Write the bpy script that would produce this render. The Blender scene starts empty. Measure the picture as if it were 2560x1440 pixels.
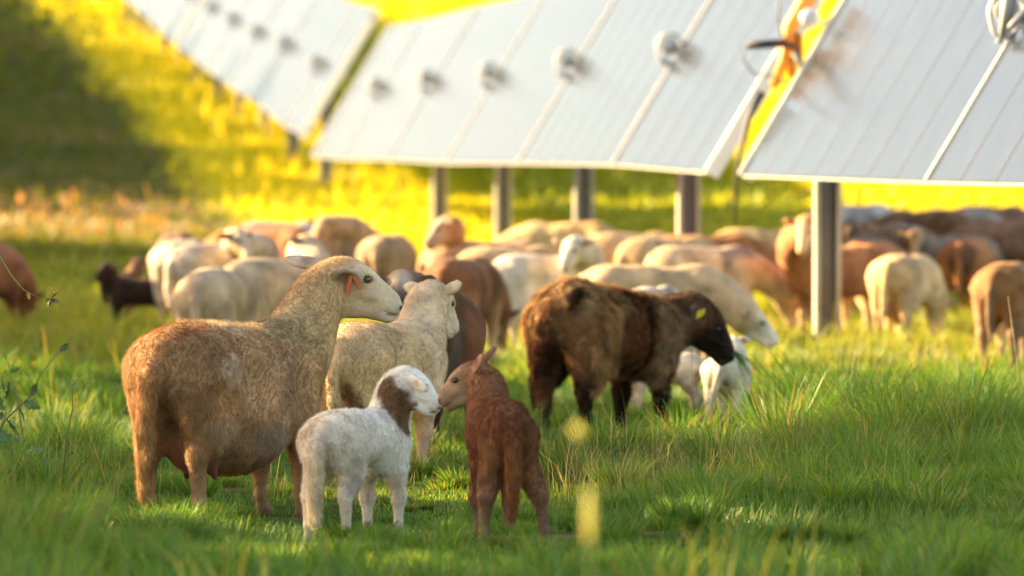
import bpy, math, random
import numpy as np
from mathutils import Vector, Matrix
rng = np.random.default_rng(7)
random.seed(7)

# ------------------------------------------------------------------ scene, camera
sc = bpy.context.scene
C = bpy.data.collections.new('Scene'); sc.collection.children.link(C)
F = 14222.0                       # focal length in pixels of a 2560 wide picture (200 mm lens)
H = 1.19                          # eye height
TH = math.atan((720 - 466) / F)   # pitch down, horizon at y=466
def W(px, py, Y):
    """world point at depth Y along the ray through a picture point"""
    u = (px - 1280) / F; v = (720 - py) / F
    y = math.cos(TH) + v * math.sin(TH); z = -math.sin(TH) + v * math.cos(TH)
    k = Y / y
    return np.array([u * k, Y, H + z * k])
cam = bpy.data.cameras.new('Camera'); co = bpy.data.objects.new('Camera', cam); C.objects.link(co)
co.location = (0, 0, H); co.rotation_euler = (math.pi / 2 - TH, 0, 0)
cam.lens = 200; cam.sensor_width = 36; cam.clip_end = 5000; cam.clip_start = 0.5
cam.dof.use_dof = True; cam.dof.focus_distance = 21.4; cam.dof.aperture_fstop = 3.4; cam.dof.aperture_blades = 0
sc.camera = co

# ------------------------------------------------------------------ noise
def _hash(i, j, k, seed):
    n = (i * 374761393 + j * 668265263 + k * 2147483647 + seed * 1274126177) & 0xffffffff
    n = ((n ^ (n >> 13)) * 1274126177) & 0xffffffff
    return ((n ^ (n >> 16)) & 0xffff) / 65535.0
def vnoise(P, freq, seed=0):
    Q = np.asarray(P, float) * freq
    I = np.floor(Q).astype(np.int64); f = Q - I; f = f * f * (3 - 2 * f)
    r = 0
    for a in (0, 1):
        for b in (0, 1):
            for c in (0, 1):
                w = (f[:, 0] if a else 1 - f[:, 0]) * (f[:, 1] if b else 1 - f[:, 1]) * (f[:, 2] if c else 1 - f[:, 2])
                r = r + w * _hash(I[:, 0] + a, I[:, 1] + b, I[:, 2] + c, seed)
    return r
def fbm(P, freq, seed=0, o=3):
    s = 0; a = 1; t = 0
    for i in range(o):
        s = s + a * vnoise(P, freq * 2 ** i, seed + i); t += a; a *= .5
    return s / t
def sstep(a, b, x):
    t = np.clip((x - a) / (b - a), 0, 1); return t * t * (3 - 2 * t)

# ------------------------------------------------------------------ terrain
KY = [-2000, 20, 28, 33, 39, 45, 55, 65, 74, 84, 94, 105, 140, 200, 300, 420, 5000]
KZ = [0, 0, 0.0, .03, .08, .13, .28, .48, .74, 1.2, 1.8, 2.5, 4.7, 8.3, 14.0, 18.0, 18.0]
def gz(x, y):
    x = np.asarray(x, float); y = np.asarray(y, float)
    z = (np.interp(y - 2, KY, KZ) + np.interp(y, KY, KZ) + np.interp(y + 2, KY, KZ)) / 3
    n = .012 * np.sin(x * 1.7 + y * .6) + .012 * np.sin(y * 1.1 - x * .8) + .01 * np.sin(x * 3.1 - 1.3 * y)
    return z + n * np.clip(1 + (y - 20) * .01, .5, 3)
def gz1(x, y): return float(gz(x, y))

# ------------------------------------------------------------------ object helpers
def tag(o, label=None, cat=None, group=None, kind=None):
    if label: o['label'] = label
    if cat: o['category'] = cat
    if group: o['group'] = group
    if kind: o['kind'] = kind
    return o
def empty(name, loc=(0, 0, 0), rz=0):
    o = bpy.data.objects.new(name, None); C.objects.link(o)
    o.location = loc; o.rotation_euler = (0, 0, rz); o.empty_display_size = .1
    return o
def link(name, me, mat=None, parent=None, loc=None, rz=0):
    o = bpy.data.objects.new(name, me); C.objects.link(o)
    if mat and not me.materials: me.materials.append(mat)
    if parent: o.parent = parent
    if loc is not None: o.location = loc
    if rz: o.rotation_euler = (0, 0, rz)
    return o
def npmesh(name, V, faces, nv, smooth=True, attrs=None):
    """faces: flat vertex index array, nv: vertices per face (int or array)"""
    me = bpy.data.meshes.new(name)
    V = np.asarray(V, np.float32); faces = np.asarray(faces, np.int32).ravel()
    me.vertices.add(len(V)); me.vertices.foreach_set('co', V.ravel())
    me.loops.add(len(faces)); me.loops.foreach_set('vertex_index', faces)
    if np.isscalar(nv): st = np.arange(0, len(faces), nv, dtype=np.int32)
    else: st = np.concatenate([[0], np.cumsum(nv)[:-1]]).astype(np.int32)
    me.polygons.add(len(st)); me.polygons.foreach_set('loop_start', st)
    me.polygons.foreach_set('use_smooth', np.full(len(st), smooth, bool))
    me.update(calc_edges=True)
    for k, a in (attrs or {}).items():
        at = me.attributes.new(k, 'FLOAT_COLOR', 'POINT')
        d = np.ones((len(V), 4), np.float32); d[:, :a.shape[1]] = a
        at.data.foreach_set('color', d.ravel())
    return me

class MB:
    """collects boxes, tubes, rings into one mesh"""
    def __init__(s): s.v = []; s.f = []
    def add(s, v, f):
        n = len(s.v); s.v += [tuple(map(float, p)) for p in v]; s.f += [tuple(i + n for i in q) for q in f]
    def box(s, c, r, R=None, bev=0):
        R = np.eye(3) if R is None else np.asarray(R); c = np.asarray(c, float)
        if bev <= 0:
            v = [c + R @ (np.array([a, b, d]) * r) for a in (-1, 1) for b in (-1, 1) for d in (-1, 1)]
            s.add(v, [(0, 1, 3, 2), (4, 6, 7, 5), (0, 4, 5, 1), (2, 3, 7, 6), (0, 2, 6, 4), (1, 5, 7, 3)]); return
        r = np.asarray(r, float); v = []; b = bev
        prof = [(-1, -1, 1, 0), (-1, -1, 0, 1), (-1, 1, 0, 1), (-1, 1, 1, 0), (1, 1, 1, 0), (1, 1, 0, 1), (1, -1, 0, 1), (1, -1, 1, 0)]
        def ring(z, inset):
            out = []
            for sx, sy, ex, ey in prof:
                x = sx * (r[0] - inset - (0 if ex else b)); y = sy * (r[1] - inset - (0 if ey else b))
                x = sx * (r[0] - inset - (b if ey else 0)); y = sy * (r[1] - inset - (b if ex else 0))
                out.append(c + R @ np.array([x, y, z]))
            return out
        for z, i in ((-r[2], b), (-r[2] + b, 0), (r[2] - b, 0), (r[2], b)): v += ring(z, i)
        f = [tuple(range(8))[::1], tuple(24 + i for i in range(8))[::-1]]
        for k in range(3):
            for i in range(8): f.append((k * 8 + i, k * 8 + (i + 1) % 8, (k + 1) * 8 + (i + 1) % 8, (k + 1) * 8 + i)[::-1])
        s.add(v, f)
    def tube(s, pts, rad, n=8, cap=True):
        pts = [np.asarray(p, float) for p in pts]; m = len(pts)
        rad = [rad] * m if np.isscalar(rad) else rad
        up = None; rings = []
        for i, p in enumerate(pts):
            t = pts[min(i + 1, m - 1)] - pts[max(i - 1, 0)]; t = t / (np.linalg.norm(t) + 1e-9)
            if up is None: up = np.array([0, 0, 1.]) if abs(t[2]) < .9 else np.array([1., 0, 0])
            a = np.cross(t, up); a /= np.linalg.norm(a) + 1e-9; b = np.cross(a, t); up = b
            rings.append([p + rad[i] * (a * math.cos(q) + b * math.sin(q)) for q in np.linspace(0, 2 * math.pi, n, endpoint=False)])
        v = [q for r_ in rings for q in r_]; f = []
        for i in range(m - 1):
            for j in range(n): f.append((i * n + j, i * n + (j + 1) % n, (i + 1) * n + (j + 1) % n, (i + 1) * n + j))
        if cap: f += [tuple(range(n))[::-1], tuple((m - 1) * n + j for j in range(n))]
        s.add(v, f)
    def torus(s, c, R, r0, r1, n=28, m=8, teardrop=0, flat=1.0):
        """ring in the plane of R's first two columns"""
        c = np.asarray(c, float); v = []; f = []
        for i in range(n):
            a = 2 * math.pi * i / n
            e = R @ np.array([math.cos(a), math.sin(a), 0])
            k = 1 + teardrop * max(0, math.cos(a + math.pi / 2)) ** 6
            for j in range(m):
                b = 2 * math.pi * j / m
                v.append(c + e * (r0 * k + r1 * math.cos(b)) + R[:, 2] * r1 * flat * math.sin(b))
        for i in range(n):
            for j in range(m): f.append((i * m + j, ((i + 1) % n) * m + j, ((i + 1) % n) * m + (j + 1) % m, i * m + (j + 1) % m))
        s.add(v, f)
    def ell(s, c, r, n=12, m=8, R=None):
        c = np.asarray(c, float); R = np.eye(3) if R is None else R; v = []; f = []
        r = np.array([r] * 3 if np.isscalar(r) else r)
        for i in range(m + 1):
            th = math.pi * i / m
            for j in range(n):
                ph = 2 * math.pi * j / n
                v.append(c + R @ (r * np.array([math.sin(th) * math.cos(ph), math.sin(th) * math.sin(ph), math.cos(th)])))
        for i in range(m):
            for j in range(n): f.append((i * n + j, (i + 1) * n + j, (i + 1) * n + (j + 1) % n, i * n + (j + 1) % n))
        s.add(v, f)
    def mesh(s, name, smooth=False):
        me = bpy.data.meshes.new(name); me.from_pydata(s.v, [], s.f); me.update()
        if smooth: me.polygons.foreach_set('use_smooth', [True] * len(me.polygons))
        return me
    def build(s, name, mat, parent=None, smooth=False, loc=None, rz=0):
        return link(name, s.mesh(name, smooth), mat, parent, loc, rz)

# ------------------------------------------------------------------ materials
def newmat(name):
    m = bpy.data.materials.new(name); m.use_nodes = True; nt = m.node_tree; nt.nodes.clear()
    out = nt.nodes.new('ShaderNodeOutputMaterial'); return m, nt, out
def N(nt, t, **kw):
    n = nt.nodes.new(t)
    for k, v in kw.items():
        if k.startswith('i_'):
            key = k[2:].replace('_', ' '); n.inputs[int(key) if key.isdigit() else key].default_value = v
        else: setattr(n, k, v)
    return n
def L(nt, a, ao, b, bi): nt.links.new(a.outputs[ao], b.inputs[bi])
def mixc(nt, fac, a, b, blend='MIX'):
    m = N(nt, 'ShaderNodeMix', data_type='RGBA', blend_type=blend)
    for s_, v in ((0, fac), (6, a), (7, b)):
        if isinstance(v, tuple) and hasattr(v[0], 'outputs'): nt.links.new(v[0].outputs[v[1]], m.inputs[s_])
        else: m.inputs[s_].default_value = v if s_ == 0 else (*v[:3], 1)
    return (m, 2)
def simple(name, col, rough=.6, metal=0, var=.15, scale=20, bump=0, spec=.5, stretch=None):
    m, nt, out = newmat(name)
    p = N(nt, 'ShaderNodeBsdfPrincipled', i_Roughness=rough, i_Metallic=metal); p.inputs['Specular IOR Level'].default_value = spec
    tc = N(nt, 'ShaderNodeTexCoord'); mp = N(nt, 'ShaderNodeMapping'); L(nt, tc, 'Object', mp, 'Vector')
    if stretch: mp.inputs['Scale'].default_value = stretch
    no = N(nt, 'ShaderNodeTexNoise', i_Scale=scale, i_Detail=4); L(nt, mp, 0, no, 'Vector')
    c = mixc(nt, (no, 0), tuple(x * (1 - var) for x in col), tuple(min(1, x * (1 + var)) for x in col))
    nt.links.new(c[0].outputs[c[1]], p.inputs['Base Color'])
    if bump:
        b = N(nt, 'ShaderNodeBump', i_Strength=bump, i_Distance=.01); L(nt, no, 0, b, 'Height'); L(nt, b, 0, p, 'Normal')
    L(nt, p, 0, out, 0); return m

def leafmat(name, trans=.45, rough=.55, gloss=.06, tcol=(1.25, 1.15, .5)):
    """blade / leaf: vertex colour attribute, diffuse + translucent + weak gloss"""
    m, nt, out = newmat(name)
    at = N(nt, 'ShaderNodeAttribute', attribute_name='Col')
    d = N(nt, 'ShaderNodeBsdfDiffuse'); t = N(nt, 'ShaderNodeBsdfTranslucent'); g = N(nt, 'ShaderNodeBsdfGlossy', i_Roughness=rough)
    g.inputs['Color'].default_value = (.9, .95, .9, 1)
    L(nt, at, 'Color', d, 'Color')
    tc = mixc(nt, 1.0, (at, 'Color'), tcol, 'MULTIPLY'); nt.links.new(tc[0].outputs[2], t.inputs['Color'])
    a = N(nt, 'ShaderNodeMixShader', i_0=trans); L(nt, d, 0, a, 1); L(nt, t, 0, a, 2)
    b = N(nt, 'ShaderNodeMixShader', i_0=gloss); L(nt, a, 0, b, 1); L(nt, g, 0, b, 2)
    L(nt, b, 0, out, 0); return m
def coatmat(name, fur=False):
    m, nt, out = newmat(name)
    at = N(nt, 'ShaderNodeAttribute', attribute_name='Col')
    tc = N(nt, 'ShaderNodeTexCoord')
    if fur:
        d = N(nt, 'ShaderNodeBsdfDiffuse', i_Roughness=.5); L(nt, at, 'Color', d, 'Color')
        t = N(nt, 'ShaderNodeBsdfTranslucent'); L(nt, at, 'Color', t, 'Color')
        a = N(nt, 'ShaderNodeMixShader', i_0=.4); L(nt, d, 0, a, 1); L(nt, t, 0, a, 2)
        L(nt, a, 0, out, 0); return m
    n1 = N(nt, 'ShaderNodeTexNoise', i_Scale=60, i_Detail=5, i_Roughness=.7); L(nt, tc, 'Object', n1, 'Vector')
    mp = N(nt, 'ShaderNodeMapping'); mp.inputs['Scale'].default_value = (1, 1, .25); L(nt, tc, 'Object', mp, 'Vector')
    n2 = N(nt, 'ShaderNodeTexNoise', i_Scale=160, i_Detail=3); L(nt, mp, 0, n2, 'Vector')
    c = mixc(nt, (n1, 0), (.74, .72, .70), (1.3, 1.3, 1.3)); c2 = mixc(nt, 1.0, (at, 'Color'), c, 'MULTIPLY')
    p = N(nt, 'ShaderNodeBsdfPrincipled', i_Roughness=.85); p.inputs['Specular IOR Level'].default_value = .2
    p.inputs['Sheen Weight'].default_value = .10; p.inputs['Sheen Roughness'].default_value = .5
    p.inputs['Sheen Tint'].default_value = (1, .85, .65, 1)
    nt.links.new(c2[0].outputs[2], p.inputs['Base Color'])
    ad = N(nt, 'ShaderNodeMath', operation='ADD'); L(nt, n1, 0, ad, 0); L(nt, n2, 0, ad, 1)
    b = N(nt, 'ShaderNodeBump', i_Strength=.5, i_Distance=.006); L(nt, ad, 0, b, 'Height'); L(nt, b, 0, p, 'Normal')
    L(nt, p, 0, out, 0); return m
M = {}
M['coat'] = coatmat('coat'); M['fur'] = coatmat('fur', True)
M['grass'] = leafmat('grass_blades', .5, .5, .03, (1.3, 1.1, .35))
M['leaf'] = leafmat('leaves', .35)
M['eye'] = simple('eye', (.012, .009, .006), .08, 0, .2, 30, 0, .8)
M['amber'] = simple('amber_eye', (.10, .06, .02), .1, 0, .3, 60, 0, .8)
M['tag_orange'] = simple('tag_orange', (.55, .12, .03), .4)
M['tag_yellow'] = simple('tag_yellow', (.75, .60, .03), .4)
M['steel'] = simple('galvanised_steel', (.42, .44, .46), .45, .75, .2, 12, .1)
M['post'] = simple('galvanised_post_shaded', (.13, .13, .135), .6, .2, .25, 9, .1)  # steel of the web, its shade put in as a darker colour
M['flange'] = simple('galvanised_flange_lit', (.44, .42, .37), .6, 0, .2, 9, .1)  # same steel coloured paler to look sunlit
M['rail'] = simple('edge_rail', (.42, .41, .38), .5, .2, .1, 8)
M['alu'] = simple('aluminium_frame', (.86, .84, .78), .45, 0, .05, 8)
M['bearing'] = simple('bearing_plastic', (.75, .74, .68), .5)
M['bluesteel'] = simple('bearing_steel', (.50, .53, .55), .6, 0, .2, 12)
M['orange'] = simple('orange_drive', (.72, .28, .03), .5, 0, .2, 8)
M['black'] = simple('black_rubber', (.02, .022, .03), .5)
M['cable'] = simple('grey_cable', (.16, .17, .17), .6)
M['bark'] = simple('bark', (.13, .09, .06), .9, 0, .4, 14, .6, .2, (1, 1, .2))
# ------------------------------------------------------------------ smooth solid modelling for the animals
def nrm(v): v = np.asarray(v, float); return v / (np.linalg.norm(v) + 1e-12)
def rotz(a): c, s = math.cos(a), math.sin(a); return np.array([[c, -s, 0], [s, c, 0], [0, 0, 1.]])
def roty(a): c, s = math.cos(a), math.sin(a); return np.array([[c, 0, s], [0, 1, 0], [-s, 0, c]])
def rotx(a): c, s = math.cos(a), math.sin(a); return np.array([[1, 0, 0], [0, c, -s], [0, s, c]])
class Prim:
    def __init__(s, kind, k, col, flow, hair, op=1, **kw):
        s.kind = kind; s.k = k; s.col = np.array(col if col is not None else (0, 0, 0), float); s.flow = nrm(flow); s.hair = hair; s.op = op
        for a, b in kw.items(): setattr(s, a, b if b is None or np.isscalar(b) else np.asarray(b, float))
        if kind == 'cone':
            r = max(s.ra, s.rb); s.lo = np.minimum(s.a, s.b) - r; s.hi = np.maximum(s.a, s.b) + r
        else:
            r = float(np.max(s.r)); s.lo = s.c - r; s.hi = s.c + r
    def d(s, P):
        if s.kind == 'cone':
            ab = s.b - s.a; t = np.clip(((P - s.a) @ ab) / (ab @ ab + 1e-12), 0, 1)
            q = P - s.a - t[:, None] * ab
            if s.sq is not None: q = q * s.sq
            return np.sqrt((q * q).sum(1)) - (s.ra + (s.rb - s.ra) * t)
        q = (P - s.c) @ s.R
        k0 = np.sqrt(((q / s.r) ** 2).sum(1)); k1 = np.sqrt(((q / s.r ** 2) ** 2).sum(1)) + 1e-9
        return k0 * (k0 - 1) / k1
class Solid:
    def __init__(s): s.p = []; s.paints = []
    def cone(s, a, ra, b, rb, k=.03, col=None, flow=(0, 0, -1), hair=1, op=1, sq=None):
        s.p.append(Prim('cone', k, col, flow, hair, op, a=a, b=b, ra=ra, rb=rb, sq=sq if sq is None else np.array(sq, float)))
    def ell(s, c, r, k=.03, col=None, flow=(-.6, 0, -.8), hair=1, op=1, R=None):
        s.p.append(Prim('ell', k, col, flow, hair, op, c=c, r=np.array(r, float), R=np.eye(3) if R is None else R))
    def paint(s, c, r, col, soft=.35, amt=1, nf=14, na=.5, hair=1.0):
        s.paints.append((np.array(c, float), np.array(r, float), np.array(col, float), soft, amt, nf, na, hair))
    def mesh(s, name, h, seed=0, lump=.003, lumpf=14):
        lo = np.min([p.lo for p in s.p if p.op > 0], 0) - 3 * h; hi = np.max([p.hi for p in s.p if p.op > 0], 0) + 3 * h
        n = np.ceil((hi - lo) / h).astype(int) + 1
        G = np.full(n, .5)
        for p in s.p:
            m = p.k + 2.5 * h
            a = np.maximum(0, np.floor((p.lo - m - lo) / h).astype(int)); b = np.minimum(n, np.ceil((p.hi + m - lo) / h).astype(int) + 1)
            if np.any(b <= a): continue
            g = np.stack(np.meshgrid(*[lo[i] + h * np.arange(a[i], b[i]) for i in range(3)], indexing='ij'), -1)
            d = p.d(g.reshape(-1, 3)).reshape(g.shape[:3])
            S = G[a[0]:b[0], a[1]:b[1], a[2]:b[2]]
            if p.op > 0:
                hh = np.clip(.5 + .5 * (S - d) / p.k, 0, 1); S[...] = S * (1 - hh) + d * hh - p.k * hh * (1 - hh)
            else:
                d = -d; hh = np.clip(.5 - .5 * (S - d) / p.k, 0, 1); S[...] = S * (1 - hh) + d * hh + p.k * hh * (1 - hh)
        s_ = G < 0
        cn = sum(s_[i:n[0] - 1 + i, j:n[1] - 1 + j, k:n[2] - 1 + k].astype(np.int8) for i in (0, 1) for j in (0, 1) for k in (0, 1))
        I = np.argwhere((cn > 0) & (cn < 8))
        corners = [(i, j, k) for i in (0, 1) for j in (0, 1) for k in (0, 1)]
        FV = np.stack([G[I[:, 0] + i, I[:, 1] + j, I[:, 2] + k] for i, j, k in corners], 1)
        acc = np.zeros((len(I), 3)); cnt = np.zeros(len(I))
        for a in range(8):
            for b in range(a + 1, 8):
                ca, cb = np.array(corners[a]), np.array(corners[b])
                if np.abs(ca - cb).sum() != 1: continue
                x = (FV[:, a] < 0) != (FV[:, b] < 0)
                t = np.where(x, FV[:, a] / (FV[:, a] - FV[:, b] + 1e-12), 0)
                acc += np.where(x[:, None], ca + (cb - ca) * t[:, None], 0); cnt += x
        V = lo + h * (I + acc / cnt[:, None])
        ID = np.full(n - 1, -1, np.int32); ID[I[:, 0], I[:, 1], I[:, 2]] = np.arange(len(I))
        Fs = []
        for ax in range(3):
            sl0 = [slice(None)] * 3; sl1 = [slice(None)] * 3; sl0[ax] = slice(0, -1); sl1[ax] = slice(1, None)
            A = s_[tuple(sl0)]; B = s_[tuple(sl1)]
            E = np.argwhere(A != B); o1, o2 = (ax + 1) % 3, (ax + 2) % 3
            E = E[(E[:, o1] > 0) & (E[:, o2] > 0) & (E[:, o1] < n[o1] - 1) & (E[:, o2] < n[o2] - 1)]
            flip = A[E[:, 0], E[:, 1], E[:, 2]]
            q = []
            for (u, v) in ((-1, -1), (0, -1), (0, 0), (-1, 0)):
                Z = E.copy(); Z[:, o1] += u; Z[:, o2] += v; q.append(ID[Z[:, 0], Z[:, 1], Z[:, 2]])
            q = np.stack(q, 1); q[~flip] = q[~flip][:, ::-1]; Fs.append(q)
        Q = np.concatenate(Fs)
        # colours, hair flow and length from the nearest primitives
        ws = 0; col = 0; flow = 0; hair = 0
        for p in s.p:
            if p.op < 0: continue
            d = np.clip(p.d(V), -.012, 1); w = np.exp(-d / (.007 + .12 * p.k))
            ws = ws + w; col = col + w[:, None] * p.col; flow = flow + w[:, None] * p.flow; hair = hair + w * p.hair
        col = col / ws[:, None]; flow = flow / ws[:, None]; hair = hair / ws
        for c, r, pc, soft, amt, nf, na, hm in s.paints:
            k = np.sqrt((((V - c) / r) ** 2).sum(1)) + na * (fbm(V, nf, seed + 31) - .5) * 2
            m = (1 - sstep(1 - soft, 1 + soft, k)) * amt
            col = col * (1 - m[:, None]) + pc * m[:, None]; hair = hair * (1 + (hm - 1) * m)
        vr = fbm(V, 9, seed + 5, 4)[:, None]
        cv = getattr(s, 'cvar', 1.0); col = np.clip(col * (1 + .96 * cv * (vr - .5)), 0, 1)
        # small lumps and wrinkles
        e1 = V[Q[:, 2]] - V[Q[:, 0]]; e2 = V[Q[:, 3]] - V[Q[:, 1]]; fn = np.cross(e1, e2)
        vn = np.zeros_like(V)
        for i in range(4): np.add.at(vn, Q[:, i], fn)
        vn /= np.linalg.norm(vn, axis=1)[:, None] + 1e-12
        V = V + vn * ((fbm(V, lumpf, seed + 9) - .5) * 2 * lump * np.clip(hair, .2, 1.5))[:, None]
        me = npmesh(name, V, Q, 4, True, {'Col': col})
        return me, V, Q, vn, col, flow, hair
def fur_mesh(name, data, count, length, width, seed=0, lift=.45, tuft=.9, var=.85):
    me, V, Q, vn, col, flow, hair = data
    r = np.random.default_rng(seed + 100)
    f = r.integers(0, len(Q), count); u = r.random(count)[:, None]; v = r.random(count)[:, None]
    def bi(A): q = Q[f]; return A[q[:, 0]] * (1 - u) * (1 - v) + A[q[:, 1]] * u * (1 - v) + A[q[:, 2]] * u * v + A[q[:, 3]] * (1 - u) * v
    P = bi(V); n = bi(vn); n /= np.linalg.norm(n, axis=1)[:, None] + 1e-9
    fl = bi(flow); hr = bi(hair[:, None])[:, 0]; c = bi(col)
    nv = np.stack([fbm(P, 26, seed + q) - .5 for q in (1, 2, 3)], 1) * 2
    d = fl + nv * tuft * 1.6 + r.normal(0, .18, (count, 3))
    d -= n * (d * n).sum(1)[:, None]; d /= np.linalg.norm(d, axis=1)[:, None] + 1e-9
    li = lift * (.5 + r.random(count)); dd = d * np.sqrt(np.clip(1 - li ** 2, .05, 1))[:, None] + n * li[:, None]
    ln = length * hr * (.6 + .8 * r.random(count)); w = np.cross(n, d) * width * .5 * (.7 + .6 * r.random(count))[:, None]
    P = P - n * .001; tip = P + dd * ln[:, None]
    X = np.stack([P - w, P + w, tip], 1).reshape(-1, 3)
    # winding so that the face normal follows the skin normal
    cc = c * (1 - var / 2 + var * r.random(count))[:, None] * (.88 + .24 * vnoise(P, 60, seed + 4))[:, None]
    cc = np.repeat(np.clip(cc, 0, 1), 3, 0)
    idx = np.arange(count * 3).reshape(-1, 3)
    g = np.cross(2 * w, tip - P); flipm = (g * n).sum(1) < 0; idx[flipm] = idx[flipm][:, ::-1]
    return npmesh(name, X, idx, 3, False, {'Col': cc})

LEG_H = [(-.36, .095, .54, .128), (-.305, .108, .39, .078), (-.415, .105, .25, .039), (-.40, .105, .085, .025), (-.385, .105, .015, .030)]
LEG_F = [(.25, .085, .52, .108), (.24, .102, .37, .068), (.275, .10, .21, .038), (.272, .10, .075, .024), (.29, .10, .015, .030)]
def sheep(name, o, h=.0066, seed=0):
    """builds one sheep (or lamb) in its own frame, x forward, z up; root at the ground"""
    S = Solid(); g = o.get
    w = g('w', 1.0); bz = g('bz', .21); by = g('by', .195); top = .715; lean = g('lean', 1.0)
    cb = g('body', (.4, .3, .2)); cr = g('rump', cb); cn = g('neck', cb); ch = g('head', cb); cl = g('leg', cb)
    clo = g('shank', cl); ct = g('tail', cb); ce = g('ear', ch); cbel = g('belly', cb); cs = g('shoulder', cb)
    lam = g('lamb', 0)
    S.ell((-.335, 0, top - .17 + g('rumpz', 0)), (.20, .168 * w, .172), .06, cr)
    S.ell((-.19, 0, top - .16), (.20, .15 * w, .15), .06, cr)
    S.ell((-.03, 0, top - bz - .012), (.34, by * w, bz), .07, cb)
    if g('fat', 0):
        S.ell((-.06, 0, top - bz - .09), (.27, by * w * 1.02, bz * .86), .08, cbel, flow=(-.3, 0, -.9))
    sz = g('shz', 0)
    S.ell((.21, 0, top - .195 + sz), (.19, .150 * w, .188), .06, cs)
    S.ell((.24, 0, top - .10 + sz), (.13, .095 * w, .095), .05, cs)
    S.ell((.34, 0, top - .22), (.11, .105 * w, .14), .06, cs)
    # hollows of the flank and behind the elbow, shoulder blade, hip bones
    for sd in (-1, 1):
        yb = by * w
        S.ell((.235, sd * .112 * w, top - .21 + sz), (.075, .048, .155), .035, cs, R=roty(-.25))
        S.ell((-.165, sd * (yb + .028), top - .185), (.055, .055, .11), .05, op=-1, R=roty(.25))
        if not lam: S.ell((.125, sd * (yb + .030), top - .27), (.030, .055, .13), .045, op=-1, R=roty(-.2))
        S.ell((-.465, sd * .055, top - .135), (.035, .028, .035), .05, cr)
    S.ell((-.30, .07 * w, top - .055), (.05, .04, .03), .04, cr); S.ell((-.30, -.07 * w, top - .055), (.05, .04, .03), .04, cr)
    fk = 1.12 if lam else 1.0
    for sd, key in ((1, 'l'), (-1, 'r')):
        for base, kk in ((LEG_H, 'h'), (LEG_F, 'f')):
            dx, dy = g(kk + key, (0, 0)); J = []
            for q, (x, y, z, r) in enumerate(base):
                t = [0, .25, .6, .95, 1.0][q]
                if q >= 2: r = r * (.92 if not lam else 1.06) * g('legk', 1)
                if q == 1: r = r * (.82 if lam else 1) * (.4 + .6 * w)
                J.append((np.array([x + dx * t, sd * (y * (w if q < 2 else g('stance', 1)) + dy * t), z]), r * (w if q < 1 else 1)))
            cols = [cr if kk == 'h' else cs, cl, clo, clo, clo]
            ks = [.06, .05, .032, .014, .01]
            for q in range(4):
                (a, ra), (b, rb) = J[q], J[q + 1]
                cc = [cols[1] if q else cols[0], clo][q >= 2] if q != 1 else cl
                S.cone(a, ra, b, rb, ks[q], cc, (0, 0, -1) if q else (-.2, 0, -1), hair=[1, .9, .45, .35][q])
            if kk == 'h': S.cone(J[0][0] + np.array([0, 0, -.06]), .085 * (w if not lam else w * .8), J[2][0] * .55 + J[1][0] * .45, .064 * (1 if not lam else .75), .05, cl, (0, 0, -1), hair=1)
            if kk == 'h':   # ham, and the tendon behind the shank
                a = J[0][0]; S.ell((a[0] - .01, a[1] * 1.05, .50 if lam else .47), (.12, .075 * w, .11 if lam else .165), .05, cr, (-.1, 0, -1))
                S.cone(J[2][0] + np.array([-.01, 0, .01]), .026, J[2][0] + np.array([-.005, 0, -.07]), .017, .015, clo, hair=.4)
            p_, rr = J[3]; S.ell(p_ + np.array([0, 0, 0]), (.026, .025, .028), .012, clo, (0, 0, -1), .35)   # fetlock
            S.cone(J[4][0], .027, J[4][0] + np.array([.02, 0, -.0]), .02, .01, (.04, .03, .025), hair=.1)
    # tail
    if g('taill', .3):
        tl = g('taill', .3); tx, ty = g('tailsw', (0, 0)); tr = g('tailr', .03)
        pts = [(-.49, 0, top - .10), (-.545, ty * .2, top - .19), (-.55 + tx * .5, ty * .6, top - .19 - tl * .45), (-.535 + tx, ty, top - .19 - tl)]
        rr = [.045, tr * 1.15, tr, tr * g('tailend', .6)]
        for q in range(3):
            S.cone(pts[q], rr[q], pts[q + 1], rr[q + 1], .025 if q == 0 else .012, [cr, ct, g('tailtip', ct)][q], (0, 0, -1), hair=1.3, sq=(1.25, 1, 1))
    if g('udder', 0):
        S.ell((-.27, 0, .30), (.12, .105, .125), .03, g('udderc', (.28, .11, .06)), hair=.15)
        for sd in (-1, 1): S.cone((-.25, sd * .05, .22), .025, (-.235, sd * .06, .165), .011, .02, g('udderc', (.28, .11, .06)), hair=.1)
    # neck
    hs = g('hs', 1.0)
    psi = o['psi']; Rw = rotz(-psi)
    poll = g('poll', (.60, 0, .86)); poll = np.array(poll, float)
    hy, hp = g('hyaw', 0), g('hpitch', -.5); hr = g('hroll', 0)
    Rh = rotz(hy) @ roty(-hp) @ rotx(hr)
    n0 = np.array([.30, 0, top - .17 + sz]); n3 = poll + Rh @ np.array([.0, 0, -.02]) * hs
    d0 = nrm(g('nd', (.75, 0, .65))); ln = np.linalg.norm(n3 - n0)
    n1 = n0 + d0 * ln * .38; n2 = n3 + Rh @ nrm(g('n2', (-.6, 0, -.8))) * ln * .22
    nr = g('nr', (.145, .105, .075)); prev = None; K = 7
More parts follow.
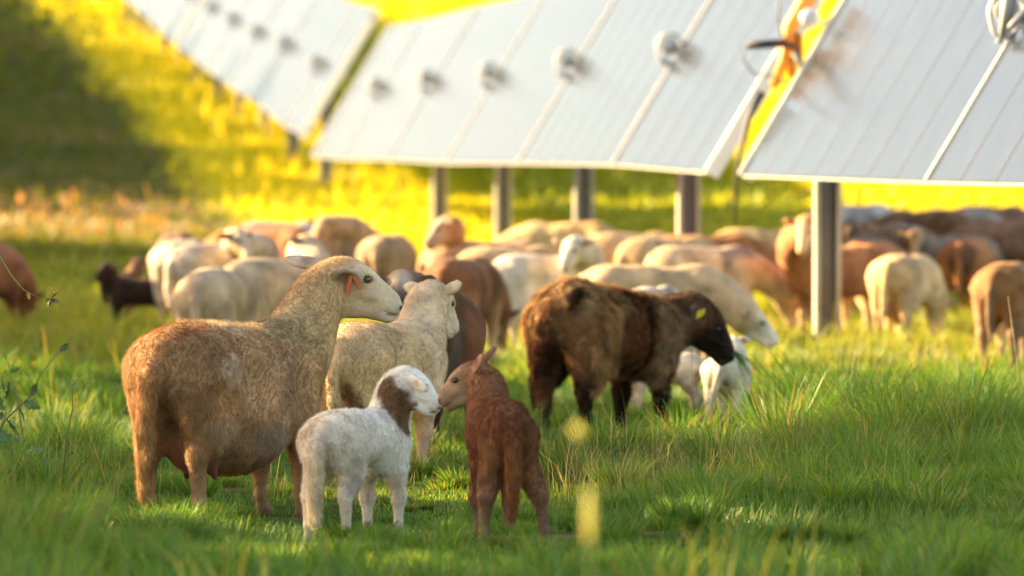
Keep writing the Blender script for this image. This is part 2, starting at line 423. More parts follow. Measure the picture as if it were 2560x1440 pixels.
    for q in range(K + 1):
        t = q / K; p_ = n0 * (1 - t) ** 3 + 3 * n1 * t * (1 - t) ** 2 + 3 * n2 * t * t * (1 - t) + n3 * t ** 3
        r = nr[0] * (1 - t) * (1 - t) + nr[1] * 2 * t * (1 - t) + nr[2] * hs * t * t
        if prev is not None:
            S.cone(prev[0], prev[1], p_, r, .05, cn if q < K - 1 or g('neckhead', 0) == 0 else ch, -(p_ - prev[0]) + np.array([0, 0, -.1]), hair=g('neckhair', .8), sq=None)
        prev = (p_, r)
    # head
    sn = g('snout', 1.0)
    def HP(x, y, z):
        if x > .1: x = .1 + (x - .1) * sn
        return poll + Rh @ (np.array([x, y, z]) * hs)
    bk = -Rh[:, 0]; cm = g('muzzle', ch); cj = g('jaw', ch)
    S.ell(HP(.025, 0, .002), np.array([.082, .060, .066]) * hs, .03, g('pollc', ch), bk, .5, R=Rh)
    S.ell(HP(.055, 0, .004), np.array([.06, .052, .056]) * hs, .03, ch, bk, .4, R=Rh)
    jd = g('jawd', 1.0)
    S.ell(HP(.055, 0, -.052 * jd), np.array([.080, .042, .060 * jd]) * hs, .025, cj, bk, .4, R=Rh)
    S.cone(HP(.085, 0, .0), .050 * hs, HP(.190, 0, -.034), .036 * hs, .025, ch, bk, .3)
    S.cone(HP(.08, 0, -.068 * jd), .036 * hs, HP(.19, 0, -.074), .026 * hs, .02, cj, bk, .3)
    S.cone(HP(.10, 0, .018), .032 * hs, HP(.205, 0, -.020), .027 * hs, .02, ch, bk, .3)
    S.ell(HP(.212, 0, -.044), np.array([.036, .033, .035]) * hs, .018, cm, bk, .2, R=Rh)
    S.ell(HP(.206, 0, -.080), np.array([.032, .025, .020]) * hs, .010, g('lip', cm), bk, .2, R=Rh)
    for sd in (-1, 1):
        S.cone(HP(.068, sd * .040, .040), .016 * hs, HP(.114, sd * .038, .030), .013 * hs, .014, ch, bk, .2)      # brow
        S.ell(HP(.10, sd * .034, -.030), np.array([.04, .014, .018]) * hs, .016, cj, bk, .2, R=Rh)                # cheek bone
        S.ell(HP(.240, sd * .014, -.034), np.array([.014, .012, .012]) * hs, .008, g('nose', cm), bk, .1, R=Rh)
    er = g('ears', None) or ((-.45, 1, -.12), (-.45, 1, -.12))
    eye_w = []; ear_w = []
    for sd, e in ((1, er[0]), (-1, er[1])):
        e = nrm((e[0], e[1] * sd, e[2])); ed = Rh @ e
        enh = nrm(g('earn', (.8, 0, .35))); en = Rh @ nrm(enh - e * (enh @ e)); es = np.cross(en, ed)
        Re = np.stack([ed, es, en], 1); el_, ex_ = g('earl', .066), g('earx', .008)
        el = el_[0 if sd > 0 else 1] if not np.isscalar(el_) else el_; ex = ex_[0 if sd > 0 else 1] if not np.isscalar(ex_) else ex_
        base = HP(ex, sd * .052, .016)
        c0 = base + ed * el * hs
        S.cone(base - ed * .01 * hs, .022 * hs, base + ed * .03 * hs, .018 * hs, .015, ce, ed, .3)
        S.ell(c0, np.array([el, .034, .0105]) * hs + np.array([0, 0, .002]), .010, ce, ed, .3, R=Re)
        S.ell(c0 + en * .013 * hs - ed * .006 * hs, np.array([el * .75, .021, .009]) * hs, .006, (0, 0, 0), ed, 0, op=-1, R=Re)
        S.paint(c0 + en * .012 * hs, np.array([.03, .03, .03]) * hs, g('earin', (.20, .11, .07)), .4, .85, 30, .3)
        ear_w.append((c0, Re))
    for sd in (-1, 1):
        ec = HP(.098, sd * .0445, .018); eye_w.append(ec)
        S.ell(HP(.100, sd * .055, .018), np.array([.018, .012, .0115]) * hs, .008, op=-1, R=Rh)
        S.ell(HP(.250, sd * .017, -.037), np.array([.011, .007, .005]) * hs, .004, op=-1, R=Rh @ rotz(sd * .5))   # nostril
        S.ell(HP(.220, sd * .032, -.0675), np.array([.034, .014, .0030]) * hs, .004, op=-1, R=Rh @ roty(.10))       # mouth
        S.paint(ec + Rh @ np.array([0, sd * .006, 0]), np.array([.021, .018, .013]) * hs, (.05, .035, .025), .3, .85, 30, .1)
        S.paint(HP(.251, sd * .017, -.037), np.array([.012, .012, .009]) * hs, (.03, .02, .018), .3, .9, 30, .1)
        S.paint(HP(.224, sd * .028, -.0675), np.array([.034, .022, .005]) * hs, (.10, .07, .05), .4, .7, 30, .1)
    for pt in g('paint', []): S.paint(*pt[:3], **(pt[3] if len(pt) > 3 else {}))
    S.cvar = g('cvar', 1.0)
    data = S.mesh(name, h, seed, g('lump', .004), g('lumpf', 16))
    return data, dict(eyes=eye_w, ears=ear_w, Rh=Rh, HP=HP, hs=hs)

def place_sheep(o, label, cat='sheep', group=None, h=.016, seed=0, fur=0, furl=.014, furw=.0016, parts=True, name='sheep', **fk):
    """o: px (picture x of the body centre), Y (depth), psi heading in degrees (0 = right, 90 = away)"""
    o = dict(o); o['psi'] = math.radians(o['psi']); s = o.get('s', 1.0)
    if 'back' in o:    # picture height of the back line fixes the size
        P = W(o['px'], o['back'], o['Y']); s = (P[2] - gz1(P[0], o['Y'])) / .725
    P = W(o['px'], 466, o['Y']); X, Y = P[0], o['Y']; Z = gz1(X, Y) + o.get('dz', 0)
    Rw = rotz(-o['psi'])
    if 'pollpx' in o:
        q = W(*o['pollpx']); o['poll'] = Rw @ (q - np.array([X, Y, Z])) / s
    if 'hyaww' in o: o['hyaw'] = math.radians(o['hyaww']) - o['psi']
    if 'hpd' in o: o['hpitch'] = math.radians(o['hpd'])
    for px, py, Yp, r, col_, kw in o.get('paintpx', []):
        c = Rw @ (W(px, py, Yp) - np.array([X, Y, Z])) / s
        o['paint'] = o.get('paint', []) + [(c, (r / s,) * 3, col_, kw)]
    root = empty(name, (X, Y, Z), o['psi']); root.scale = (s, s, s)
    tag(root, label, cat, group)
    if 'px' in o and seed > 10:    # every animal of the flock has its own blotches
        r_ = np.random.default_rng(seed); b0 = np.array(o['body'])
        o['paint'] = list(o.get('paint', [])) + [((r_.uniform(-.45, .25), r_.choice((-1, 1)) * r_.uniform(.02, .2), r_.uniform(.45, .72)), (r_.uniform(.08, .2),) * 3, np.clip(b0 * r_.choice((.55, .7, 1.35)), 0, .9), dict(amt=.6, nf=9, na=.6, soft=.25)) for _ in range(3)]
    data, info = sheep('body', o, h / s if h < .01 else h, seed)
    link('body', data[0], M['coat'], root)
    if fur: link('fur', fur_mesh('fur', data, fur, furl / s, furw / s, seed, **fk), M['fur'], root)
    if parts:
        for e in info['eyes']:
            b = MB(); b.ell(e, np.array([.0140, .0125, .0130]) * info['hs'] * o.get('eyek', 1), 14, 10, info['Rh']); b.build('eye', M[o.get('eyem', 'eye')], root, True)
    return root, info, s
# ------------------------------------------------------------------ light
SUN_EL, SUN_BACK = 21.0, 21.0       # elevation; how far behind the left side the sun stands
sd_ = np.array([-math.cos(math.radians(SUN_EL)) * math.cos(math.radians(SUN_BACK)), math.cos(math.radians(SUN_EL)) * math.sin(math.radians(SUN_BACK)), math.sin(math.radians(SUN_EL))])
wd = bpy.data.worlds.new('World'); sc.world = wd; wd.use_nodes = True
nt = wd.node_tree; sky = nt.nodes.new('ShaderNodeTexSky'); sky.sky_type = 'NISHITA'; sky.sun_disc = False
sky.sun_elevation = math.radians(SUN_EL); sky.sun_rotation = math.atan2(sd_[0], sd_[1]); sky.air_density = 1.0; sky.dust_density = 2.0; sky.ozone_density = 1.0
tint = mixc(nt, 1.0, (sky, 0), (1.08, .90, .74), 'MULTIPLY'); nt.links.new(tint[0].outputs[2], nt.nodes['Background'].inputs[0]); nt.nodes['Background'].inputs[1].default_value = .09
sl = bpy.data.lights.new('Sun', 'SUN'); sl.energy = 4.6; sl.angle = math.radians(.5); sl.color = (1.0, .72, .37)
so = bpy.data.objects.new('Sun', sl); C.objects.link(so)
so.rotation_euler = Vector(-sd_).to_track_quat('-Z', 'Y').to_euler()
sc.view_settings.view_transform = 'Standard'; sc.view_settings.look = 'None'; sc.view_settings.exposure = 2.68; sc.view_settings.gamma = 1
sc.cycles.use_denoising = True; sc.cycles.max_bounces = 6; sc.cycles.transparent_max_bounces = 4; sc.cycles.use_adaptive_sampling = True
sc.cycles.caustics_reflective = False; sc.cycles.caustics_refractive = False; sc.cycles.sample_clamp_indirect = 6

# ------------------------------------------------------------------ the tracker row (geometry used by the ground cover too)
RS, RC = 7.0, 4.6                                    # bay length, offset of bearing 0
RD = nrm((-.1083, .9941, 0))                         # along the row, away from the camera
ZI = [-3, -2, -1, 0, 1, 2, 3, 4, 5, 6, 6.9, 7.1, 7.5, 8.5, 9.5, 10.5, 12.15, 15.5, 17, 24]
ZV = [2.09, 2.11, 2.14, 2.17, 2.22, 2.32, 2.36, 2.39, 2.46, 2.50, 2.58, 2.92, 3.03, 3.50, 3.88, 4.30, 5.04, 6.7, 7.4, 10.6]
def rowpt(i):
    Y = RS * .9941 * (i + RC); u = -270 + 12830 / (i + RC)
    return np.array([(u - 1280) / F * Y, Y, float(np.interp(i, ZI, ZV))])
def rowx(Y):   # x of the row axis at depth Y
    return -.1090 * Y + 12830 / F * RS * .9941

# ------------------------------------------------------------------ ground
def near_grid():
    xs = np.concatenate([np.linspace(-900, -60, 12), np.linspace(-50, -16, 18), np.linspace(-15, 15, 121), np.linspace(16, 50, 18), np.linspace(60, 900, 12)])
    ys = np.concatenate([[-900, -300, -100, -30, 0, 5], np.linspace(9, 60, 205), np.linspace(61, 320, 130), np.linspace(340, 2500, 14)])
    X, Y = np.meshgrid(xs, ys); Z = gz(X, Y); nx, ny = len(xs), len(ys)
    V = np.stack([X.ravel(), Y.ravel(), Z.ravel()], 1)
    i = (np.arange(ny - 1)[:, None] * nx + np.arange(nx - 1)).ravel()
    return V, np.stack([i, i + 1, i + nx + 1, i + nx], 1)
gm, nt, out = newmat('meadow_ground')
geo = N(nt, 'ShaderNodeNewGeometry'); sx = N(nt, 'ShaderNodeSeparateXYZ'); L(nt, geo, 'Position', sx, 0)
n1 = N(nt, 'ShaderNodeTexNoise', i_Scale=.9, i_Detail=6); L(nt, geo, 'Position', n1, 'Vector')
n2 = N(nt, 'ShaderNodeTexNoise', i_Scale=9, i_Detail=5, i_Roughness=.7); L(nt, geo, 'Position', n2, 'Vector')
n3 = N(nt, 'ShaderNodeTexNoise', i_Scale=.22, i_Detail=3); L(nt, geo, 'Position', n3, 'Vector')
def ramp(src, a, b, col=None):
    r = N(nt, 'ShaderNodeMapRange', i_1=a, i_2=b); nt.links.new(src[0].outputs[src[1]], r.inputs[0]); return (r, 0)
green = mixc(nt, (n2, 0), (.025, .05, .012), (.10, .14, .035))
dry = mixc(nt, (n2, 0), (.30, .17, .10), (.46, .28, .18))
near = mixc(nt, ramp((n1, 0), .56, .68), green, dry)
# flowering yellow weeds by the panel row; greener colour stands in for shade
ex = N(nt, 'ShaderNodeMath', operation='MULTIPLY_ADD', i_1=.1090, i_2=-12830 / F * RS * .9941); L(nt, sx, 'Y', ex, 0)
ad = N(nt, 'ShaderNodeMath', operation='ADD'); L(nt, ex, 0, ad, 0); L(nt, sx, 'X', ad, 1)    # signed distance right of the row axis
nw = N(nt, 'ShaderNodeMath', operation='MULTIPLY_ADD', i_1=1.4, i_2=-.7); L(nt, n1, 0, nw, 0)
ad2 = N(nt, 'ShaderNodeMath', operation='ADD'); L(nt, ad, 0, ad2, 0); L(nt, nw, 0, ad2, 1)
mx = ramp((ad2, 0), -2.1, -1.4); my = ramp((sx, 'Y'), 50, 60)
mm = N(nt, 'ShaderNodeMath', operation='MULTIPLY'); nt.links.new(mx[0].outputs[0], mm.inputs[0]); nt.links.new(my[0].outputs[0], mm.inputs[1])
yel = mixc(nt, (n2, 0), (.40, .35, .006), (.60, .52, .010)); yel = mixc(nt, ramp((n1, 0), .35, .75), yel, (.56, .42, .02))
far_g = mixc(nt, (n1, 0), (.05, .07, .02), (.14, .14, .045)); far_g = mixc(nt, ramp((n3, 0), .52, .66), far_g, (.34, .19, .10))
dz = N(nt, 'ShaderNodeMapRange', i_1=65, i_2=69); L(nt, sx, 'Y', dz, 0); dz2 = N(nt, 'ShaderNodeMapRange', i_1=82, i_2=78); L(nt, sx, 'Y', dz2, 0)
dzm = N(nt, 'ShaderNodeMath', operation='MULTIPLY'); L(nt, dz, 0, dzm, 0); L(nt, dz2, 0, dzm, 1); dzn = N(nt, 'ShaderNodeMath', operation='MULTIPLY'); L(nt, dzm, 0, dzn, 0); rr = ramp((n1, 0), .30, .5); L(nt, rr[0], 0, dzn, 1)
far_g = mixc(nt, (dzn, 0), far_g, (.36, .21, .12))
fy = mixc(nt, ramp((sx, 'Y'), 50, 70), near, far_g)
rgt = mixc(nt, (n2, 0), (.13, .15, .006), (.26, .24, .01)); yel0 = yel; yel = mixc(nt, ramp((ad2, 0), 1.6, 2.8), yel, rgt); yel = mixc(nt, ramp((ad2, 0), 6.5, 8), yel, yel0)  # row's shadow painted as greener ground, sunlit zone beyond painted yellow
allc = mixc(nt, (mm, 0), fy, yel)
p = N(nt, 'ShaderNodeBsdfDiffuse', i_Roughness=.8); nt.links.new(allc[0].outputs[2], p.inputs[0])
b = N(nt, 'ShaderNodeBump', i_Strength=.8, i_Distance=.06); L(nt, n2, 0, b, 'Height'); L(nt, b, 0, p, 'Normal'); L(nt, p, 0, out, 0)
V_, F_ = near_grid()
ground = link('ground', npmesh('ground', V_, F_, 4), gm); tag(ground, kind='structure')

# ------------------------------------------------------------------ solar tracker row
TILT = math.radians(59)
PD = np.array([-.9941 * math.cos(TILT), -.1083 * math.cos(TILT), -math.sin(TILT)])    # down the slope
PN = np.cross(PD, RD); PN = PN if PN[2] > 0 else -PN                                   # front normal
gl, nt, out = newmat('module_glass')
tc = N(nt, 'ShaderNodeTexCoord'); no = N(nt, 'ShaderNodeTexNoise', i_Scale=3, i_Detail=4); L(nt, tc, 'Object', no, 'Vector')
dif = N(nt, 'ShaderNodeBsdfDiffuse'); c = mixc(nt, (no, 0), (.020, .022, .027), (.030, .032, .036)); nt.links.new(c[0].outputs[2], dif.inputs[0])
glo = N(nt, 'ShaderNodeBsdfGlossy'); glo.inputs['Color'].default_value = (.46, .52, .60, 1)
r = N(nt, 'ShaderNodeMapRange', i_1=.3, i_2=.7, i_3=.15, i_4=.20); L(nt, no, 0, r, 0); L(nt, r, 0, glo, 'Roughness')
fr = N(nt, 'ShaderNodeFresnel', i_IOR=1.5); mxs = N(nt, 'ShaderNodeMixShader'); L(nt, fr, 0, mxs, 0); L(nt, dif, 0, mxs, 1); L(nt, glo, 0, mxs, 2); L(nt, mxs, 0, out, 0)
M['glass'] = gl
M['backsheet'] = simple('module_back', (.10, .10, .11), .5)
HL = 1.05
def Rcols(a, b, c): return np.stack([a, b, c], 1)
RM = Rcols(RD, -PD, PN)          # x along row, y up the slope, z out of the front
def module_mesh():
    b = MB(); b.box((0, 0, -.016), (.485, HL, .014), bev=.003)
    me = b.mesh('solar_module'); me.materials.append(M['backsheet']); me.materials.append(M['glass'])
    for f in me.polygons: f.material_index = 1 if f.normal.z > .9 else 0
    return me
MODULE = module_mesh()
def edge_mesh(zz=.004):
    b = MB(); b.box((0, 0, zz - .001), (.013, HL + .004, .009), bev=.002); return b.mesh('module_rail')
RAIL = edge_mesh(); 
def bearing_mesh():
    """teardrop shaped bearing plate round the torque tube, plane facing along the row; local x across, y up, z along the row"""
    b = MB(); I3 = np.eye(3)
    b.torus((0, 0, 0), I3, .104, .014, teardrop=.45, flat=1.4)
    b.box((0, -.135, 0), (.020, .05, .012), bev=.004); b.box((-.075, .02, -.03), (.008, .045, .006)); b.box((.075, .02, -.03), (.008, .045, .006))
    for a in (0.6, 2.5, 4.71): b.tube([(.1 * math.cos(a), .1 * math.sin(a), -.03), (.1 * math.cos(a), .1 * math.sin(a), .03)], .010, 6)
    return b.mesh('bearing', True)
BEAR = bearing_mesh()
def hub_mesh():
    b = MB(); I3 = np.eye(3); b.tube([(0, 0, -.012), (0, 0, .012)], [.074, .074], 24); b.tube([(0, 0, -.02), (0, 0, .02)], .03, 12)
    return b.mesh('hub', True)
HUB = hub_mesh()
def tracker(i0, i1, bears, posts, label):
    a = rowpt(i0); root = empty('solar_tracker', (a[0], a[1], gz1(a[0], a[1])))
    tag(root, label, 'solar panels', 'tables of the solar tracker row'); base = np.array(root.location)
    def put(name, me, P, R, mat=None, parent=root):
        o = link(name, me, mat, parent); o.matrix_local = Matrix.Translation(Vector(P - (base if parent is root else 0))) @ Matrix(R.tolist()).to_4x4(); return o
    n = int(round((i1 - i0) * 7)); st = (i1 - i0) / n
    off = -.09 * PN
    for k in range(n):
        ia, ib = i0 + k * st, i0 + (k + 1) * st
        A_, B_ = rowpt(ia), rowpt(ib); d = nrm(B_ - A_); yv = nrm(-PD - d * (-PD @ d)); zv = np.cross(d, yv)
        if zv @ PN < 0: d = -d; zv = np.cross(d, yv)
        put('solar_module', MODULE, (A_ + B_) / 2 + off, Rcols(d, yv, zv))
    for i in bears:   # bright seam rail at each bearing
        put('seam_rail', RAIL, rowpt(i) + off, RM, M['alu'])
    for e, s_ in ((i0, 1), (i1, -1)):
        bb = MB(); bb.box((0, 0, 0), (.024, HL + .01, .055), bev=.004); bb.box((0, 0, -.045), (.04, HL + .0, .008), bev=.002)
        put('end_frame', bb.mesh('end_frame'), rowpt(e) + off - PN * .035 - RD * s_ * .026, RM, M['alu'])
    # lower edge clamps
    bb = MB(); bb.tube([rowpt(i0 + k * st) + off + PD * (HL + .006) - PN * .02 - base for k in range(n + 1)], .008, 6)
    bb.build('edge_rail', M['rail'], root, True)
    tb = MB(); pts = [rowpt(x) - .18 * PN - base for x in np.linspace(i0, i1, max(4, int((i1 - i0) * 2)))]
    tb.tube(pts, .062, 16); tb.build('torque_tube', M['steel'], root, True)
    X_ = nrm(np.cross((0, 0, 1), -RD)); RB = Rcols(X_ if X_[0] > 0 else -X_, np.array([0, 0, 1.]), -RD)
    # the drop of each bearing points down the slope
    ang = math.radians(-17); RB = RB @ rotz(ang)
    for i in bears:
        o = put('bearing', BEAR, rowpt(i), RB, M['bluesteel']); h = link('bearing_hub', HUB, M['bearing'], o)
    for i in posts:
        t = rowpt(i) - .18 * PN; g0 = gz1(t[0], t[1]) - .4; hgt = t[2] - .06 - g0
        b = MB(); Rp = Rcols(np.array([.9941, .1083, 0]), RD, np.array([0, 0, 1.]))
        b.box((0, 0, 0), (.082, .004, hgt / 2), Rp)
        b.box((0, 0, hgt / 2 + .01), (.11, .06, .012), Rp)
        pk = put('post', b.mesh('post'), np.array([t[0], t[1], g0 + hgt / 2]), np.eye(3), M['post'])
        for s_ in (-1, 1):
            b = MB(); b.box(Rp @ np.array([s_ * .086, 0, 0]), (.0035, .052, hgt / 2 - .004), Rp); b.box(Rp @ np.array([s_ * .0725, -.0495, 0]), (.0165, .0025, hgt / 2 - .006), Rp)
            link('flange', b.mesh('flange'), M['flange'], pk)
    return root, base, put
t1 = tracker(-1.0, 1.0, [-1, 0], [-1, 1.02], 'nearest table of the solar panel row, cut off by the right edge of the picture')
t2 = tracker(1.24, 6.74, [2, 3, 4, 5, 6], [2, 3, 4, 5], 'middle table of the solar panel row, hanging above the sheep')
t3 = tracker(7.06, 12.1, [7.5, 8.5, 9.5, 10.5, 11.5], [7.5, 8.5, 9.5, 10.5, 11.5], 'third table of the solar panel row, going up the slope')
t4 = tracker(12.25, 18.0, [12.6, 13.6, 14.6, 15.6, 16.6, 17.6], [12.6, 13.6, 14.6, 15.6, 16.6, 17.6], 'farthest table of the solar panel row, at the top edge of the picture')
# drive assembly in the gap between the first two tables
root, base, put = t1
def PW(px, py, Y): return W(px, py, Y) - base
Yd = rowpt(1.05)[1]
b = MB(); b.tube([PW(2040, -40, Yd), PW(2012, 10, Yd), PW(1975, 70, Yd - .05), PW(1966, 130, Yd - .05), PW(1985, 190, Yd)], [.05, .06, .055, .05, .035], 14)
b.tube([PW(1975, 60, Yd - .12), PW(1960, 150, Yd - .12), PW(1935, 215, Yd - .05)], .035, 10)
b.box(PW(1982, 120, Yd - .1), (.07, .06, .10), RB if False else np.eye(3), .02); b.build('drive_motor', M['orange'], root, True)
b = MB(); b.tube([PW(1868, 113, Yd - .2), PW(1965, 108, Yd - .2)], .030, 12); b.tube([PW(1958, 108, Yd - .2), PW(1990, 118, Yd - .2)], .018, 8)
b.build('damper', M['black'], root, True)
b = MB(); b.tube([PW(1985, 130, Yd - .2), PW(2018, 185, Yd - .2)], [.022, .032], 10); b.tube([PW(2018, 185, Yd - .2), PW(2030, 205, Yd - .2)], .018, 8); b.build('damper', M['cable'], root, True)
b = MB(); b.tube([PW(1862, 118, Yd - .22), PW(1858, 150, Yd - .22), PW(1885, 185, Yd - .22), PW(1930, 190, Yd - .2), PW(1960, 205, Yd - .2), PW(2000, 210, Yd - .2), PW(2030, 206, Yd - .2)], .008, 6)
b.tube([PW(2050, 60, Yd - .2), PW(2080, 50, Yd - .2), PW(2115, 40, Yd - .2)], .010, 6); b.tube([PW(1950, -20, Yd - .2), PW(1945, 40, Yd - .2), PW(1958, 100, Yd - .2)], .010, 6); b.build('cable', M['cable'], root, True)
b = MB(); b.ell(PW(2024, 46, Yd - .25), (.072, .05, .072), 20, 14); b.build('white_disc', simple('disc_white', (.85, .85, .82), .25), root, True)  # pale rounded disc in front of the drive parts
b = MB(); b.tube([PW(1905, 230, Yd), PW(1870, 300, Yd), PW(1842, 420, Yd), PW(1838, 560, Yd)], [.03, .022, .012, .006], 8); b.build('cable', M['black'], root, True)
# big bearing plate at the near bearing: blue steel wedge
b = MB(); b.tube([W(2530, -60, 31.6) - base, W(2520, 20, 31.6) - base, W(2502, 92, 31.7) - base], [.05, .042, .012], 10); b.build('bearing_arm', M['bluesteel'], root, True)
b = MB(); b.tube([W(2502, 92, 31.7) - base, W(2600, 0, 31.9) - base], [.012, .045], 8); b.build('bearing_arm', M['steel'], root, True)

# ------------------------------------------------------------------ trees left of the frame that shade the flock
def along(x, y, t): return x + sd_[0] / math.cos(math.radians(SUN_EL)) * t, y + sd_[1] / math.cos(math.radians(SUN_EL)) * t
def gp(px, py, Y): return W(px, py, Y)
# openings in the crowns through which the sun reaches these spots: (point, radius)
FLECKS = [(gp(300, 880, 20.2), .20), (gp(290, 960, 20.2), .16), (gp(420, 775, 20.3), .22), (gp(520, 790, 20.6), .14), (gp(300, 1060, 20.2), .14), (gp(320, 1140, 20.2), .12), (gp(862, 850, 22.6), .22), (gp(850, 960, 22.6), .14),
          (gp(1350, 760, 27.0), .24), (gp(1355, 900, 27.0), .14), (gp(1420, 668, 27.2), .24), (gp(1790, 940, 28.3), .16), (gp(1770, 880, 28.3), .14), (gp(850, 650, 20.9), .10),
          (gp(1000, 1240, 22.3), .22), (gp(1085, 1200, 22.5), .16), (gp(830, 1215, 22.5), .22), (gp(30, 1090, 25.5), .7), (gp(130, 1040, 27), .45), (gp(60, 940, 31), .7), (gp(200, 900, 33), .4), (gp(1975, 1130, 25.3), .30), (gp(2050, 1100, 25.8), .30),
          (gp(2180, 1050, 26.5), .22), (gp(2330, 1020, 27), .28), (gp(2440, 1060, 26.5), .2), (gp(2520, 1000, 27.5), .3), (gp(1290, 860, 37), .5), (gp(1850, 940, 31), .35), (gp(2250, 960, 28.5), .25), (gp(2060, 960, 30), .4), (gp(2420, 940, 30), .5), (gp(1150, 760, 33), .15),
          (gp(1960, 1170, 24.2), .3), (gp(1950, 1080, 26.0), .28), (gp(2110, 1090, 26), .3), (gp(2230, 1100, 25.6), .26), (gp(2300, 1070, 26.4), .3), (gp(2400, 1040, 26.8), .3), (gp(2480, 1090, 26), .26), (gp(2180, 1000, 28), .3), (gp(2350, 980, 28.6), .35), (gp(1590, 1400, 17.6), .12), (gp(1740, 1360, 17.4), .12), (gp(600, 1400, 17.6), .14), (gp(1446, 1075, 8.6), .3), (gp(1474, 1290, 8.5), .3), (gp(170, 1290, 19.6), .12), (gp(340, 1210, 20), .16), (gp(1160, 1190, 22.5), .14), (gp(720, 1200, 22), .14)]
FLECKS = [(q if q[2] > .12 else q + np.array([0, 0, .15]), rad if q[2] > .12 else rad + .07) for q, rad in FLECKS]
def crown_mesh(name, seed, n, rx, rz, zc, leaf, place=None):
    r = np.random.default_rng(seed)
    cl = r.normal(0, 1, (46, 3)); cl /= np.linalg.norm(cl, axis=1)[:, None]; cl *= (r.random(46) ** .45)[:, None] * np.array([rx, rx, rz]) * .82
    k = r.integers(0, 46, n); P = cl[k] + r.normal(0, 1, (n, 3)) * np.array([rx, rx, rz]) * (.11 + .10 * r.random(46)[k])[:, None]
    P[:, 2] += zc
    if place is not None:      # thin the crown along the sun's way to the flecks
        x, y, z, rz_, s_ = place; Wp = (rotz(rz_) @ (P * s_).T).T + np.array([x, y, z]); keep = np.ones(n, bool)
        for q, rad in FLECKS:
            e = Wp - q; t = e @ sd_; dd = np.linalg.norm(e - t[:, None] * sd_, axis=1); keep &= dd > rad + leaf * .35
        P = P[keep]; n = len(P)
    a = r.normal(0, 1, (n, 3)); a /= np.linalg.norm(a, axis=1)[:, None]; b_ = np.cross(a, r.normal(0, 1, (n, 3))); b_ /= np.linalg.norm(b_, axis=1)[:, None]
    s_ = leaf * (.6 + .8 * r.random(n))[:, None]
    X = np.stack([P - a * s_, P + b_ * s_ * .45, P + a * s_, P - b_ * s_ * .45], 1).reshape(-1, 3)
    c_ = np.array([.05, .10, .022]) * (.6 + .8 * r.random((n, 1))); c_ = np.repeat(c_, 4, 0)
    return npmesh(name, X, np.arange(n * 4), 4, False, {'Col': c_}), cl + np.array([0, 0, zc])
def trunk_mesh(name, cl, zc, r0, seed):
    r = np.random.default_rng(seed); b = MB(); top = np.array([.1, -.1, zc])
    b.tube([(0, 0, -.3), (.03, .02, zc * .3), (.08, -.05, zc * .65), tuple(top)], [r0 * 1.3, r0, r0 * .7, r0 * .35], 12)
    for k in range(0, len(cl), 3):
        z0 = zc * (.35 + .5 * r.random()); s_ = np.array([.07, -.03, z0]); m = (s_ + cl[k]) / 2 + r.normal(0, .12, 3)
        b.tube([s_, m, cl[k]], [r0 * .3, r0 * .15, r0 * .05], 6)
    return b.mesh(name, True)
KIND = [(9000, 2.5, 2.6, 5.2, .16), (8000, 2.2, 1.8, 2.6, .14), (12000, 3.0, 2.8, 4.6, .30)]
TSH = {}
def tree(kind, x, y, s_, rz, label, zo=0, group=None, flecks=False, seed=0):
    z = gz1(x, y) + zo; n, rx, rzz, zc, leaf = KIND[kind]
    o = empty('tree', (x, y, z), rz); o.scale = (s_, s_, s_); tag(o, label, 'tree', group)
    if flecks:
        cm_, cl = crown_mesh('crown', 50 + seed, n, rx, rzz, zc, leaf, (x, y, z, rz, s_)); tm = trunk_mesh('trunk', cl, zc, .12, seed)
    else:
        if kind not in TSH:
            cm_, cl = crown_mesh('crown', 50 + kind, n, rx, rzz, zc, leaf); TSH[kind] = (cm_, trunk_mesh('trunk', cl, zc, .16, kind))
        cm_, tm = TSH[kind]
    link('crown', cm_, M['leaf'], o); link('trunk', tm, M['bark'], o); return o
TREES = [  # ground point to shade (x, y), distance back along the sun, kind, scale
    (-1.6, 17.5, 15, 0, 1.0), (1.2, 19.3, 17, 0, 1.0), (-1.5, 21.3, 14, 0, .95), (1.5, 24.0, 16, 0, 1.0), (-2.0, 25.5, 13, 0, .9),
    (.3, 28.6, 14.5, 0, .85), (2.4, 27.4, 18, 0, .95), (3.0, 14.0, 17, 0, 1.0), (-2.0, 13.0, 15, 0, 1.0), (4.0, 21.5, 20, 0, 1.05)]
for q, (x, y, t, k, s_) in enumerate(TREES):
    X, Y = along(x, y, t); tree(k, X, Y, s_, q * 1.3, 'leafy tree standing left of the picture and shading the sheep', group='trees left of the picture', flecks=True, seed=q)
for q, (x, y, t, k, s_) in enumerate([(-4.2, 36, 7.5, 1, .95), (-4.4, 41.0, 7, 1, .9), (-4.6, 46.5, 8, 1, 1.0), (-2.6, 31.5, 9, 1, 1.0), (-5, 52, 8, 1, 1.0), (-6.0, 57.5, 7.5, 1, 1.1), (-6.6, 63, 7.5, 1, 1.1), (-9.5, 76.5, 6, 1, .9), (-4.8, 38.5, 7.5, 1, .95), (-5.0, 43.8, 7.5, 1, .95), (-5.3, 49.3, 8, 1, .95), (-5.6, 54.8, 7.5, 1, 1.0), (-6.4, 60.2, 7.5, 1, 1.0)]):
    X, Y = along(x, y, t); tree(k, X, Y, s_, q * 2.1, 'low leafy tree standing left of the picture and shading the rear sheep', group='low trees left of the picture', flecks=True, seed=20 + q)
q = 0
